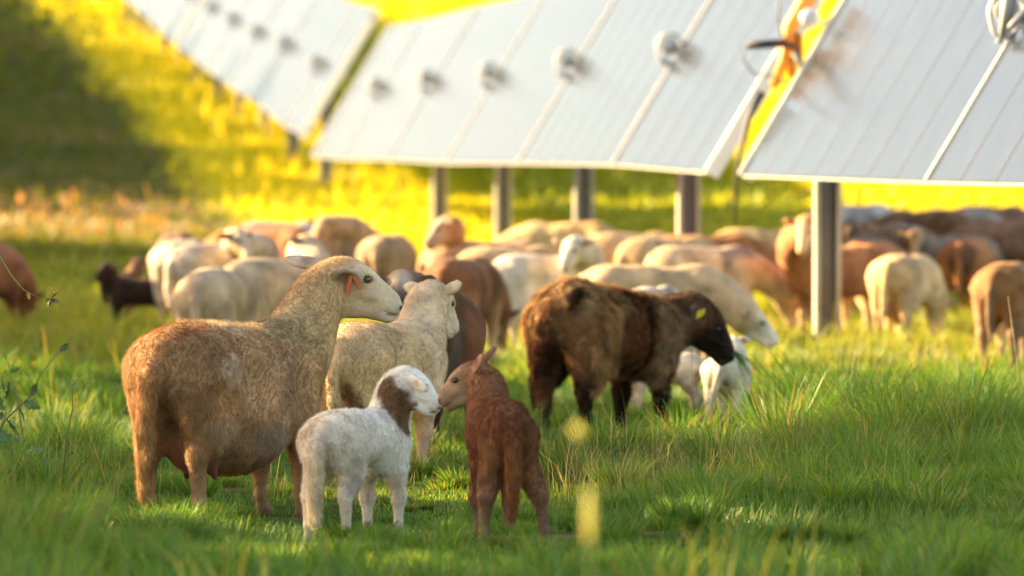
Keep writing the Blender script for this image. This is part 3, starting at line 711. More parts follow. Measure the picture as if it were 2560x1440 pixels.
for Y in np.concatenate([np.arange(81, 130, 2.6), np.arange(132, 235, 4.2)]):
    x = rowx(Y) - (5.9 if Y < 104 else 5.6); t = 12.5 + 2.2 * math.sin(q * 2.3); X, Yt = along(x, Y, t)
    tree(2, X, Yt, 1.0 + .10 * math.sin(q * 1.7), q * .9, 'leafy tree in the line of trees along the panel row', group='line of trees along the panel row', zo=-1.0); q += 1
# ------------------------------------------------------------------ the animals in front
ANIMALS = True
# tan ewe with the raised head
TB = (.30, .155, .070); TL = (.46, .33, .175); TW = (.60, .50, .37)
A = dict(px=590, Y=20.5, psi=60, s=1.0, by=.205, bz=.245, fat=1, w=1.0,
    body=(.43, .275, .15), rump=(.36, .215, .11), belly=(.46, .30, .17), shoulder=(.50, .325, .165), neck=(.54, .38, .20), head=(.70, .56, .38),
    pollc=(.48, .31, .15), jaw=(.60, .45, .29), muzzle=(.62, .52, .40), leg=(.42, .235, .115), shank=(.38, .23, .125), tail=(.42, .25, .115), ear=(.46, .37, .27),
    taill=.42, tailr=.036, tailsw=(.03, .06), tailend=.55, udder=1, udderc=(.13, .045, .025),
    pollpx=(842, 688, 20.95), hyaww=3, hpd=-18, hs=1.12, snout=.90, jawd=1.12, earx=(-.02, .070), earn=(.6, 0, -.25), nd=(.80, -.10, .45), n2=(-.75, 0, -.65), nr=(.155, .080, .070), eyem='amber',
    ears=((-1, .42, -.10), (-.9, .58, -.14)), earl=(.088, .060), hl=(.02, .02), fl=(.05, .0), fr=(.02, -.01), hr=(.04, -.03), lump=.006,
    paint=[((-.02, -.04, .72), (.30, .13, .06), (.62, .50, .34), dict(amt=.85, nf=22, na=.8, hair=1.5)),
           ((.24, 0, .66), (.20, .17, .15), (.50, .38, .20), dict(amt=.7, nf=20, na=.6)),
           ((-.32, -.19, .56), (.09, .07, .05), (.64, .52, .38), dict(amt=.8, nf=24, na=.6)),
           ((-.33, -.15, .33), (.07, .07, .07), (.52, .42, .27), dict(amt=.75, nf=30, na=.7, hair=2.6)),
           ((-.05, -.25, .27), (.16, .10, .09), (.33, .27, .22), dict(amt=.8, nf=8, na=.3)),
           ((-.40, 0, .72), (.16, .15, .06), (.30, .13, .05), dict(amt=.6, nf=20, na=.6))])
E = dict(px=1528, Y=27.2, psi=57, s=1.04, rumpz=.03, shz=-.05, jawd=1.1, by=.185, bz=.195, w=1.0,
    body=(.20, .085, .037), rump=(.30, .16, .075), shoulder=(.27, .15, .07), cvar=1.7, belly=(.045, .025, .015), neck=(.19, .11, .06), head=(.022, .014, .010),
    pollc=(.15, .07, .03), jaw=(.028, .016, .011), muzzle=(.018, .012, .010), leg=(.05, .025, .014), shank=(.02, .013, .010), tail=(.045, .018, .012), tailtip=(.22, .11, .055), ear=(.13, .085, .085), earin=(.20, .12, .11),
    taill=.52, tailr=.036, tailsw=(.0, .03), tailend=.4,
    pollpx=(1752, 790, 27.6), hyaww=-4, hpd=-46, hs=1.02, nd=(.98, 0, -.05), n2=(-.9, 0, -.1), nr=(.15, .10, .082),
    ears=((-.4, .9, -.15), (-.55, .95, -.20)), hl=(.0, .04), hr=(.06, -.02), fl=(.0, .02), fr=(.05, -.03), lump=.013, lumpf=15,
    paint=[((-.32, 0, .70), (.24, .22, .13), (.50, .33, .17), dict(hair=1.3, amt=.85, nf=16, na=1.5, soft=.3)),
           ((-.30, -.19, .42), (.10, .08, .22), (.52, .32, .145), dict(hair=1.8, amt=.85, nf=16, na=1.6, soft=.3)),
           ((.24, -.10, .52), (.10, .15, .24), (.46, .32, .18), dict(hair=1.5, amt=.85, nf=16, na=1.5, soft=.3)),
           ((.10, -.17, .45), (.05, .10, .20), (.03, .015, .01), dict(amt=.9, nf=16, na=1.8)),
           ((-.44, -.09, .60), (.05, .05, .12), (.035, .016, .012), dict(amt=.9, nf=20, na=.8)),
           ((-.1, -.15, .30), (.15, .12, .07), (.06, .04, .022), dict(amt=.8, nf=12, na=.5)),
           ((0.02, 0, .70), (.2, .12, .06), (.24, .12, .05), dict(amt=.7, nf=16, na=1.5, soft=.3))])
D = dict(px=958, Y=22.9, psi=66, s=.89, by=.175, bz=.195, w=1.0,
    body=(.66, .49, .28), rump=(.62, .45, .25), belly=(.68, .53, .34), shoulder=(.70, .55, .36), neck=(.68, .53, .35), head=(.72, .60, .44), leg=(.55, .40, .25), shank=(.56, .40, .26),
    tail=(.58, .45, .27), taill=.34, tailr=.03, tailsw=(.0, -.03), ear=(.60, .50, .36), earin=(.35, .25, .10),
    pollpx=(1082, 735, 23.35), hyaww=52, hpd=-38, hs=.98, nd=(.62, -.25, .74), nr=(.13, .082, .074), udder=1, udderc=(.48, .22, .11),
    ears=((-.28, 1, .10), (-.30, .95, .20)), lump=.005, fr=(-.02, -.03),
    paint=[((-.30, -.02, .66), (.24, .2, .12), (.42, .30, .17), dict(amt=.6, nf=18, na=.7)),
           ((-.45, -.06, .36), (.07, .06, .09), (.07, .03, .02), dict(amt=.8, nf=18, na=.7)),
           ((.50, 0, .78), (.14, .14, .14), (.45, .33, .19), dict(amt=.5, nf=30, na=.7))])
WH = (.66, .63, .57)
LW = dict(lamb=1, px=903, Y=19.6, psi=66, s=.62, by=.160, bz=.142, w=.92, legk=.92,
    body=(.92, .87, .80), rump=(.92, .85, .74), neck=(.90, .84, .74), head=(.92, .87, .80), leg=(.84, .76, .66), shank=(.76, .67, .57), tail=(.82, .70, .52), ear=(.88, .80, .68), earin=(.45, .33, .25),
    muzzle=(.66, .55, .47), nose=(.35, .22, .18),
    taill=.40, tailr=.045, tailend=.75, tailsw=(.02, .04), pollpx=(1012, 948, 19.75), hyaww=-3, hpd=-30, hs=1.18, snout=.74, jawd=1.08, eyek=1.05, nd=(.5, -.1, .8), nr=(.12, .085, .070), earl=.072,
    ears=((-.3, .9, -.1), (.72, .52, .02)), lump=.0022, cvar=.55, hl=(.02, .04), hr=(.05, -.03), fl=(.02, .0), fr=(.0, .0),
    paintpx=[(968, 975, 19.7, 0.045, (.22, .125, .065), dict(amt=.95, nf=30, na=.35, soft=.2)), (985, 995, 19.69, 0.05, (.22, .125, .065), dict(amt=.95, nf=30, na=.35, soft=.2)), (1003, 1022, 19.7, 0.052, (.22, .125, .065), dict(amt=.95, nf=30, na=.35, soft=.2)), (1020, 1050, 19.7, 0.052, (.22, .125, .065), dict(amt=.95, nf=30, na=.35, soft=.2))],
    paint=[((-.42, 0, .55), (.12, .16, .14), (.55, .42, .26), dict(amt=.6, nf=14, na=.6)),
           ((-.36, -.12, .30), (.10, .07, .07), (.42, .36, .32), dict(amt=.6, nf=22, na=.8))])
LB = dict(lamb=1, px=1250, Y=18.95, psi=97, s=.67, by=.145, bz=.145, w=.67, legk=.92,
    body=(.19, .082, .038), rump=(.19, .080, .038), neck=(.25, .110, .048), head=(.40, .25, .14), pollc=(.27, .13, .06), jaw=(.45, .31, .19), leg=(.22, .105, .055), shank=(.24, .14, .09), tail=(.30, .13, .055), ear=(.36, .20, .12), earin=(.22, .09, .05),
    muzzle=(.33, .19, .12), nose=(.12, .07, .05), shoulder=(.24, .105, .047),
    taill=.36, tailr=.036, tailend=.65, tailsw=(.02, .0), pollpx=(1192, 935, 19.35), hyaww=176, hpd=-27, hs=1.10, snout=.74, jawd=1.08, eyek=1.05, nd=(.45, .20, .85), nr=(.12, .076, .064), earl=.086,
    ears=((-.5, .8, .25), (-.85, .38, .36)), lump=.0022, cvar=.55, hl=(.02, .02), hr=(.00, .07), fl=(.02, -.03), fr=(0, -.03),
    paint=[((-.42, .1, .44), (.10, .06, .10), (.33, .17, .08), dict(amt=.7, nf=18, na=.6)),
           ((-.42, -.1, .44), (.10, .06, .10), (.33, .17, .08), dict(amt=.7, nf=18, na=.6))])
rA, iA, sA = place_sheep(A, 'large tan ewe in front, head raised, two orange tags in her ear', 'sheep', h=.0072, seed=1, fur=150000, furl=.018, furw=.0020)
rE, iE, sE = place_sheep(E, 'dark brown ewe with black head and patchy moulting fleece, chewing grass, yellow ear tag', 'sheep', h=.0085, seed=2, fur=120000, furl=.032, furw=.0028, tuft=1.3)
rD, iD, sD = place_sheep(D, 'cream ewe seen from behind with raised head, standing between the tan ewe and the lambs', 'sheep', h=.0085, seed=3, fur=70000, furl=.012, furw=.0024)
rW, iW, sW = place_sheep(LW, 'white lamb with brown neck touching noses with the brown lamb', 'lamb', h=.006, seed=4, fur=80000, furl=.015, furw=.0017)
rB, iB, sB = place_sheep(LB, 'reddish brown lamb seen from behind, touching noses with the white lamb', 'lamb', h=.006, seed=5, fur=80000, furl=.015, furw=.0017)
# ------------------------------------------------------------------ the flock behind
POSES = {
    'fwd':   dict(poll=(.63, 0, .80), hpitch=-.55, nd=(.8, 0, .5)),
    'up':    dict(poll=(.56, 0, .93), hpitch=-.4, nd=(.65, 0, .75)),
    'graze': dict(poll=(.70, 0, .30), hpitch=-1.1, nd=(1, 0, -.25), n2=(-.9, 0, .25), nr=(.14, .10, .085)),
    'low':   dict(poll=(.74, 0, .52), hpitch=-.9, nd=(1, 0, -.1), n2=(-.95, 0, .1), nr=(.14, .10, .085)),
}
CR = (.58, .45, .29); WT = (.62, .58, .52); GY = (.42, .40, .38); TN = (.42, .25, .12); BR = (.20, .085, .04); OR = (.44, .20, .08); DK = (.05, .028, .02); BK = (.032, .021, .018)
def lam_(o): return o.get('lamb', 0)
def bg(label, px, back, Y, psi, col, pose='fwd', cat='sheep', hy=0, seed=0, h=.018, **kw):
    o = dict(px=px, back=back, Y=Y, psi=psi, body=col, rump=col, neck=col, head=col, belly=tuple(c * .9 for c in col), shoulder=col, leg=tuple(c * .85 for c in col), ear=tuple(c * .9 for c in col),
             taill=.30, w=.84, by=.175, bz=.185, lump=.006, cvar=1.5)
    o.update(POSES[pose]); o['hyaw'] = hy * math.pi / 180
    if hy:
        p = np.array(o['poll'], float); a = math.radians(hy) * .5; q = p[0] - .30
        o['poll'] = (.30 + q * math.cos(a), q * math.sin(a), p[2])
    o.update(kw)
    g = kw.pop('grp', None)
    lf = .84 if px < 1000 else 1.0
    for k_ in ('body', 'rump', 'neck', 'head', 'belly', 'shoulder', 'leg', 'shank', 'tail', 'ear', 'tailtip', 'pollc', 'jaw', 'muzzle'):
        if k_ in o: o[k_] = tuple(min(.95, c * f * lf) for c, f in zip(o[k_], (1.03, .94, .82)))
    if 'fixY' not in o:    # depth at which an animal of its usual height reaches this back line
        ht = .725 * o.get('sz', .58 if lam_(o) else .95); best = min(np.arange(24, 66, .1), key=lambda y: abs(466 + (H - ht - gz1(0, y)) * F / y - back))
        if 'pollpx' in o: a, b_, c = o['pollpx']; o['pollpx'] = (a, b_, best + (c - Y))
        o['Y'] = best
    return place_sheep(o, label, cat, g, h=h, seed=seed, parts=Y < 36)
def pt(c, r, col, amt=.9, nf=8, na=.4): return (c, r, col, dict(amt=amt, nf=nf, na=na, soft=.2))
# close behind the front animals
bg('dark brown sheep with white poll and dark face, behind the cream ewe', 1085, 762, 25.4, 70, (.06, .035, .025), 'fwd', hy=-95, seed=11, h=.012, fixY=1, w=.75,
   pollpx=(1000, 708, 25.2), hyaww=-88, hpd=-48, pollc=(.60, .55, .48), head=(.05, .035, .03), ears=((-.1, 1, .1), (-.1, 1, .1)), ear=(.12, .10, .09), shoulder=(.16, .06, .03), neck=(.16, .07, .035))
bg('white lamb standing under the dark ewe, rump to the right', 1650, 880, 29.0, 196, (.60, .55, .47), 'low', 'lamb', seed=12, h=.012, lamb=1, fixY=1, w=.85, by=.17, bz=.17, hs=1.15, snout=.75,
   paint=[pt((-.38, .12, .42), (.07, .08, .12), (.30, .17, .09))])
bg('white lamb seen from behind, farther right than the dark ewe\'s chest', 1822, 880, 28.4, 80, (.62, .60, .55), 'fwd', 'lamb', seed=13, h=.012, lamb=1, fixY=1, w=1.0, by=.19, bz=.17, hs=1.15, snout=.75, hy=25, taill=.38, tailsw=(0, .11), hl=(.02, .04), hr=(.02, .04),
   paint=[pt((-.46, -.04, .50), (.06, .06, .10), (.16, .11, .07)), pt((-.42, 0, .3), (.08, .07, .08), (.30, .20, .10))])
bg('grey and white speckled sheep whose back shows over the dark ewe', 1640, 712, 30.5, 74, (.46, .46, .46), 'graze', seed=14, h=.014, w=.8, sz=.88, by=.17, bz=.18, paint=[pt((.05, 0, .70), (.2, .2, .1), (.16, .15, .15), .8, 10, .8)])
bg('large cream ewe grazing to the right with its face in the grass', 1650, 657, 33.0, 12, (.46, .35, .23), 'graze', seed=15, h=.014, head=(.62, .60, .56), pollpx=(1868, 792, 32.9), hyaww=0, hpd=-32, nd=(1, 0, -.3), n2=(-.8, 0, .6), by=.20, bz=.21)
bg('pale grey ewe with its head turned back towards the camera', 1372, 632, 32.2, 38, (.52, .50, .46), 'up', seed=16, h=.014, head=(.56, .52, .47), pollpx=(1436, 612, 32.0), hyaww=-120, hpd=-35, ears=((-.1, 1, .15), (-.1, 1, .15)), ear=(.30, .28, .30), tail=(.50, .47, .42), taill=.42, tailsw=(0, .03), tailtip=(.2, .18, .17), leg=(.40, .36, .30))
bg('brown ewe seen from behind between the cream ewe and the grey ewe', 1165, 640, 31.0, 72, (.17, .085, .045), 'graze', seed=17, h=.014, w=.92, leg=(.42, .30, .20), by=.19, bz=.21, rump=(.19, .085, .045), shank=(.45, .36, .27), taill=.25)
bg('brown sheep with raised head looking left, before the yellow field', 1205, 600, 44.0, 150, (.30, .19, .13), 'up', seed=18, pollpx=(1118, 560, 43.8), hyaww=200, hpd=-35, head=(.34, .28, .25), ears=((-.1, 1, .1), (-.1, 1, .1)), neck=(.30, .17, .10))
bg('sunlit cream ewe, longest back of the rear row, below the third post from the right', 1400, 552, 47.5, 172, (.62, .46, .24), 'graze', seed=19, by=.20, bz=.21, paint=[pt((-.30, 0, .72), (.2, .2, .1), (.45, .26, .10))])
bg('sunlit round tan sheep left of the tall grey post', 1590, 578, 42.5, 42, (.56, .42, .25), 'graze', seed=20, w=.95)
bg('sunlit tan sheep overlapping the base of the tall grey post', 1680, 590, 41.0, 38, (.54, .40, .24), 'graze', seed=21, w=.95)
bg('sunlit cream sheep standing just right of the large grazing ewe', 1770, 612, 38.0, 25, (.56, .44, .30), 'graze', seed=22, w=.92, paint=[pt((.2, -.1, .6), (.16, .2, .25), (.28, .23, .19))])
bg('small orange brown back showing behind the sunlit tan sheep', 1782, 584, 46.0, 20, OR, 'graze', seed=23, w=.9)
bg('sunlit golden sheep grazing left of the ewe with the white blaze', 1915, 568, 40.5, 35, (.60, .42, .20), 'graze', seed=24, w=.95, by=.19, bz=.21, leg=(.32, .18, .10), belly=(.36, .20, .10))
bg('brown ewe with white blaze and spread ears, facing the camera beside the right post', 2108, 610, 38.5, 200, (.38, .17, .08), 'up', seed=25, h=.014, pollpx=(2018, 560, 37.6), hyaww=-112, hpd=-48, head=(.66, .52, .36), pollc=(.48, .22, .09), ear=(.56, .36, .18), ears=((-.1, 1, .12), (-.1, 1, .12)), leg=(.50, .28, .14), shank=(.66, .52, .34), jaw=(.42, .22, .10))
bg('brown ewe with pale legs just right of the right post', 2172, 600, 38.8, 100, (.42, .19, .085), 'low', seed=26, w=1.0, leg=(.60, .42, .24), shank=(.68, .55, .38))
bg('pale bluish grey sheep at the back, right of the right post', 2140, 508, 58.0, 20, (.42, .42, .46), 'graze', seed=27)
bg('dark brown sheep at the back behind the pale legs', 2215, 560, 50.0, 25, (.20, .13, .09), 'graze', seed=28)
bg('lit brown ear and dark head of a sheep looking over the rear row', 2150, 580, 44.0, 200, (.14, .10, .07), 'up', seed=29, pollpx=(2130, 572, 43.8), hyaww=-100, ear=(.56, .34, .16), ears=((-.1, 1, .2), (-.1, 1, .2)))
bg('dark brown sheep against the yellow strip at the back right', 2305, 522, 56.0, 160, (.15, .085, .055), 'graze', seed=30)
bg('grey sheep against the yellow strip beside the dark brown one', 2400, 520, 54.0, 30, (.30, .29, .30), 'graze', seed=31)
bg('greyish tan sheep with a small lit face, third row at the right', 2345, 585, 44.0, 165, (.27, .23, .20), 'fwd', seed=32, pollpx=(2290, 588, 43.0), hyaww=-110, hpd=-50, head=(.56, .38, .22), ear=(.58, .38, .22), ears=((-.1, 1, .2), (-.1, 1, .2)), hs=.8)
bg('grey brown sheep standing behind the cream one at the right', 2240, 590, 46.5, 15, (.24, .19, .15), 'graze', seed=33)
bg('big dark brown sheep at the right edge, back row', 2520, 545, 47.0, 175, (.21, .125, .085), 'graze', seed=34, by=.20, bz=.22)
bg('dark brown sheep peeping above the big dark one at the right edge', 2485, 512, 57.0, 30, (.14, .09, .065), 'graze', seed=35)
bg('cream sheep seen from behind, its left flank in bright sun, at the right', 2272, 632, 33.5, 68, (.58, .43, .26), 'graze', seed=36, h=.014, w=1.0, by=.19, bz=.20, taill=.36, tailsw=(0, .04), udder=1, udderc=(.40, .16, .07), paint=[pt((-.35, -.13, .45), (.12, .1, .25), (.42, .30, .22), .8)])
bg('orange brown sheep seen from behind, scratching beside the cream one', 2425, 590, 37.5, 75, (.42, .19, .085), 'graze', seed=37, h=.014, w=.95, rump=(.40, .18, .085), hl=(-.02, .06), paint=[pt((-.48, -.03, .52), (.08, .12, .14), (.10, .05, .03))])
bg('young brown sheep with cream ear looking left between two rumps', 2375, 655, 35.5, 165, (.44, .22, .10), 'fwd', 'lamb', seed=38, lamb=1, pollpx=(2345, 648, 35.2), hyaww=168, hpd=-30, ear=(.60, .48, .30), w=.8, hs=1.0)
bg('grey brown sheep cut off by the right edge, orange rim of wool', 2560, 650, 35.0, 62, (.20, .14, .10), 'graze', seed=39, h=.014, w=.95, rump=(.30, .16, .08))
bg('cream lamb lying low in the grass by the right edge', 2500, 742, 34.2, 250, (.60, .46, .28), 'fwd', 'lamb', seed=40, lamb=1, w=.8, hs=1.1)
# left group in the shade
bg('brown sheep cut off by the left edge', -38, 605, 33.5, 70, (.24, .10, .05), 'graze', seed=41, h=.014, paint=[pt((-.48, -.13, .45), (.05, .06, .25), (.45, .24, .11))])
bg('small black lamb facing left in the tall grass', 342, 690, 31.0, 172, BK, 'up', 'lamb', seed=42, h=.012, lamb=1, w=.85, by=.18, bz=.17, hs=1.0, pollpx=(268, 668, 30.9), hyaww=215, hpd=-35, snout=.75, nr=(.13, .09, .075))
bg('light brown lamb whose head shows over the black lamb', 368, 700, 43.0, 160, (.26, .15, .10), 'up', 'lamb', seed=43, lamb=1, fixY=1, w=.8, hs=1.0, pollpx=(346, 655, 42.9), hyaww=240, hpd=-30)
bg('white sheep seen from behind beside the black lamb', 468, 596, 33.5, 80, (.58, .53, .46), 'graze', seed=44, h=.014, w=1.0, taill=.40, tailsw=(.02, -.05), paint=[pt((-.44, .02, .35), (.08, .06, .12), (.24, .17, .08))])
bg('brown backed sheep just behind the white rump at the left', 440, 576, 38.0, 100, (.20, .13, .09), 'graze', seed=45)
bg('white sheep with ochre ear and lowered face, middle of the left group', 562, 606, 34.5, 40, (.58, .53, .47), 'fwd', seed=46, h=.014, pollpx=(590, 590, 33.9), hyaww=-50, hpd=-32, ear=(.36, .22, .03), earin=(.30, .17, .02), jaw=(.30, .2, .1), ears=((-.2, 1, -.25), (-.2, 1, -.35)))
bg('grey white sheep grazing at the back of the left group', 715, 553, 41.0, 20, (.50, .49, .48), 'graze', seed=47)
bg('sheep with a reddish brown rump at the back of the left group', 650, 565, 42.5, 160, (.48, .18, .08), 'graze', seed=48, w=.9)
bg('cream sheep with tan belly in front of the white rump', 556, 664, 30.5, 76, (.55, .45, .33), 'graze', seed=49, h=.014, by=.17, bz=.17, w=.85)
bg('cream ewe with dark eyed face turned right, behind the tan ewe\'s back', 702, 640, 28.8, 50, (.56, .47, .34), 'fwd', seed=50, h=.013, by=.18, bz=.19, pollpx=(762, 612, 29.4), hyaww=-25, hpd=-22, head=(.50, .42, .32), muzzle=(.34, .27, .22), ears=((-.5, .8, .1), (-.5, .8, .1)))
bg('brown and white sheep with sunlit face below the yellow strip', 845, 575, 43.0, 60, (.42, .32, .22), 'up', seed=51, pollpx=(812, 560, 42.6), hyaww=-125, hpd=-45, head=(.55, .36, .24), ear=(.22, .19, .17), ears=((-.1, 1, .2), (-.1, 1, .2)))
bg('tan grey sheep seen from behind below the yellow strip', 902, 566, 41.5, 75, (.40, .33, .26), 'graze', seed=52, w=1.0)
bg('brown grey sheep seen from behind, rightmost below the yellow strip', 975, 584, 42.0, 78, (.33, .25, .17), 'graze', seed=53, w=.95)
bg('small tan sheep between the brown ewe and the grey ewe', 1225, 598, 40.0, 15, (.38, .27, .19), 'graze', seed=54, w=1.0)
bg('sunlit tan sheep whose rump shows left of the grey ewe\'s head', 1290, 612, 37.5, 40, (.50, .36, .22), 'graze', seed=55, w=1.0)
# ear tags and small things on the front animals
def earframe(root, info, s_, k): return info['ears'][k]
def tagbox(root, name, c, R, size, mat, hole=True):
    b = MB(); b.box(c, size, R, min(size) * .4); b.build(name, mat, root)
ec, Re = iA['ears'][1]
tagbox(rA, 'ear_tag', iA['HP'](.045, -.080, -.012), rotz(-math.radians(60)) @ roty(.2), (.008, .004, .036), M['tag_orange'])
tagbox(rA, 'ear_tag', iA['HP'](.068, -.078, .0), rotz(-math.radians(60)) @ roty(-.5), (.007, .004, .030), M['tag_orange'])
ec, Re = iE['ears'][1]
tagbox(rE, 'ear_tag', ec + Re @ np.array([-.01, .0, .016]), Re @ rotz(.5), (.030, .019, .003), M['tag_yellow'])
for k in (0, 1):
    ec, Re = iD['ears'][k]; tagbox(rD, 'ear_tag', ec + Re @ np.array([.0, .0, .012]), Re @ rotz(.3), (.014, .012, .003), M['tag_yellow'])
# ------------------------------------------------------------------ grass
def blades(P, hgt, wid, lean, bend, col, seed=0, az=None, tipcol=1.25):
    """P root points, one blade each: quad plus tip triangle, a gentle arc"""
    r = np.random.default_rng(seed); n = len(P)
    az = r.random(n) * 2 * np.pi if az is None else az; d = np.stack([np.cos(az), np.sin(az), np.zeros(n)], 1)
    fz = r.random(n) * 2 * np.pi; sd = np.stack([np.cos(fz), np.sin(fz), np.zeros(n)], 1) * (wid / 2)[:, None]
    h = hgt[:, None]; le = lean[:, None]; be = bend[:, None]; up = np.array([0, 0, 1.])
    m1 = P + h * (.42 * up + d * le * .38); m2 = P + h * (.78 * up + d * (le * .75 + be * .30)); tp = P + h * (up * (1 - be * .28) + d * (le + be))
    X = np.stack([P - sd, P + sd, m1 - sd * .85, m1 + sd * .85, m2 - sd * .55, m2 + sd * .55, tp], 1).reshape(-1, 3)
    i = (np.arange(n) * 7)[:, None]
    q = np.stack([i + np.array([[0, 1, 3, 2]]), i + np.array([[2, 3, 5, 4]])], 1).reshape(n, 8)
    t = i + np.array([[4, 5, 6]]); fl = np.concatenate([q, t], 1).ravel(); nv = np.tile([4, 4, 3], n)
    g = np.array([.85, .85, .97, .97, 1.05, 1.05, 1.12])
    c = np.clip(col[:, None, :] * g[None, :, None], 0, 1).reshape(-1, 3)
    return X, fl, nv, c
def grassobj(name, parts, label):
    X = []; fl = []; nv = []; c = []; o = 0
    for p_ in parts:
        X.append(p_[0]); fl.append(p_[1] + o); nv.append(p_[2]); c.append(p_[3]); o += len(p_[0])
    me = npmesh(name, np.concatenate(X), np.concatenate(fl), np.concatenate(nv), False, {'Col': np.concatenate(c)})
    return tag(link(name, me, M['grass']), label, kind='stuff')
def scatter(n, y0, y1, r, pad=.5, pw=1.0):
    y = y0 + (y1 - y0) * r.random(n) ** pw; x = (r.random(n) * 2 - 1) * (.0905 * y + pad); return x, y
def lush(x, y):       # how tall the grass stands
    px = 1280 + x / y * F
    b = .085 + .07 * sstep(1300, 1500, px) * sstep(19, 21.5, y) * (1 - sstep(24.5, 26.5, y)) + .12 * sstep(1880, 2020, px) * sstep(21.5, 24, y) * (1 - sstep(28, 31, y))
    b = b + .05 * (1 - sstep(150, 330, px)) + .02 * sstep(24, 27, y) + .03 * sstep(34, 42, y)
    b = b * (1 - .30 * sstep(560, 700, px) * (1 - sstep(1450, 1600, px)) * (1 - sstep(22, 24, y)))
    b = np.where((px > 560) & (px < 1120) & (y > 19.7) & (y < 22.5), b * .65, b)
    b = b * (1 - .35 * sstep(1310, 1360, px) * (1 - sstep(1860, 1930, px)) * sstep(24.3, 25.2, y) * (1 - sstep(29, 31, y)))
    return b
def gcol(x, y, r, tone=None):
    n = len(x); Q = np.stack([x, y, x * 0], 1)
    a = fbm(Q, .8, 3)[:, None]; k = r.random((n, 1))
    c1 = np.array([.045, .145, .018]); c2 = np.array([.14, .28, .032]); c3 = np.array([.22, .27, .03])
    m = np.clip(.7 * a + .6 * (k - .35), 0, 1)
    c = c1 * (1 - m) + c2 * m; c = np.where(k > .86, c3, c)
    dry = (r.random(n) < .03 + .12 * sstep(.52, .66, fbm(Q, .6, 8)))[:, None]
    c = np.where(dry, np.array([.34, .24, .11]) * (.7 + .5 * k), c)
    yl = sstep(31, 42, y)[:, None]; c = c * (1 - yl) + (c * .5 + np.array([.22, .22, .018])) * yl  # blades past the tree shade coloured brighter, as if in sun
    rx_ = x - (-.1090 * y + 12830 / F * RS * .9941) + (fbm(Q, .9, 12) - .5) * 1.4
    lf = ((rx_ < -2.0) * sstep(54, 62, y))[:, None]; c = c * (1 - lf) + (c * .30 + np.array([.018, .032, .006])) * lf  # tree shade on the slope painted in as darker green blades
    rg = ((rx_ > 6.5) * sstep(48, 54, y))[:, None] * (r.random((n, 1)) < .7); c = c * (1 - rg) + np.array([.58, .52, .012]) * rg  # sun beyond the row's shadow painted in as yellow blades
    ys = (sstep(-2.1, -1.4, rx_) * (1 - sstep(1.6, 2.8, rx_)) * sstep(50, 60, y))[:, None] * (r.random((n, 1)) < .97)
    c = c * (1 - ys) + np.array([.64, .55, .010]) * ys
    dz = (sstep(65, 69, y) * (1 - sstep(78, 82, y)) * (rx_ < -2.6))[:, None] * (r.random((n, 1)) < .32)
    c = c * (1 - dz) + np.array([.55, .32, .16]) * dz
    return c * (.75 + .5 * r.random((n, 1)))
def sward(n, y0, y1, seed, wmul=1.0, hmul=1.0, tuss=.55, pw=1.0, pad=.5):
    r = np.random.default_rng(seed)
    x, y = scatter(n, y0, y1, r, pad, pw)
    # gather a share of the blades into tussocks
    area = (y1 - y0) * (.0905 * (y0 + y1)); nt_ = int(area * 11); tx, ty = scatter(nt_, y0, y1, r, pad)
    k = r.integers(0, nt_, n); ist = r.random(n) < tuss
    rad = (.02 + .05 * r.random(nt_))[k]; an = r.random(n) * 2 * np.pi; rr = rad * np.sqrt(r.random(n))
    x = np.where(ist, tx[k] + rr * np.cos(an), x); y = np.where(ist, ty[k] + rr * np.sin(an), y)
    Q = np.stack([x, y, x * 0], 1)
    hh = lush(x, y) * (.45 + 1.1 * fbm(Q, 1.1, 21)) * (.55 + .75 * r.random(n)) * hmul * np.where(ist, 1.12 * (.7 + .6 * r.random(nt_))[k], .85)
    P = np.stack([x, y, gz(x, y) - .01], 1)
    lean = np.where(ist, .15 + rr / (rad + 1e-6) * .5, r.random(n) * .45); bend = r.random(n) ** 2 * .8
    w = (.0022 + .0028 * r.random(n)) * wmul * (.7 + y / 50)
    az = np.where(ist, an, r.random(n) * 2 * np.pi)
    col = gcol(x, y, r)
    rxs = x - (-.1090 * y + 12830 / F * RS * .9941); hh = np.where((y > 54) & (rxs > -1.3) & (rxs < 2.4), hh * .35, hh)
    # worn bare patch behind the lambs
    px = 1280 + x / y * F; bare = ((px > 620) & (px < 900) & (y > 20.2) & (y < 21.6) & (r.random(n) < .75)); hh = np.where(bare, hh * .3, hh)
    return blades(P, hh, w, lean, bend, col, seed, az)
Gn = 1.0
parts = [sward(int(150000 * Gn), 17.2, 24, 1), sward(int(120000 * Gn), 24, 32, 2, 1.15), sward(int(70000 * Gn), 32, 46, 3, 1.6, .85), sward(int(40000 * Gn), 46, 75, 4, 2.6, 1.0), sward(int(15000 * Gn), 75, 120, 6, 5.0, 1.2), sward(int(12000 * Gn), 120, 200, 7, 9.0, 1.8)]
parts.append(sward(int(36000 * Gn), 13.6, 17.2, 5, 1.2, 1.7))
grassobj('meadow_grass', parts, 'green meadow grass all over the ground')
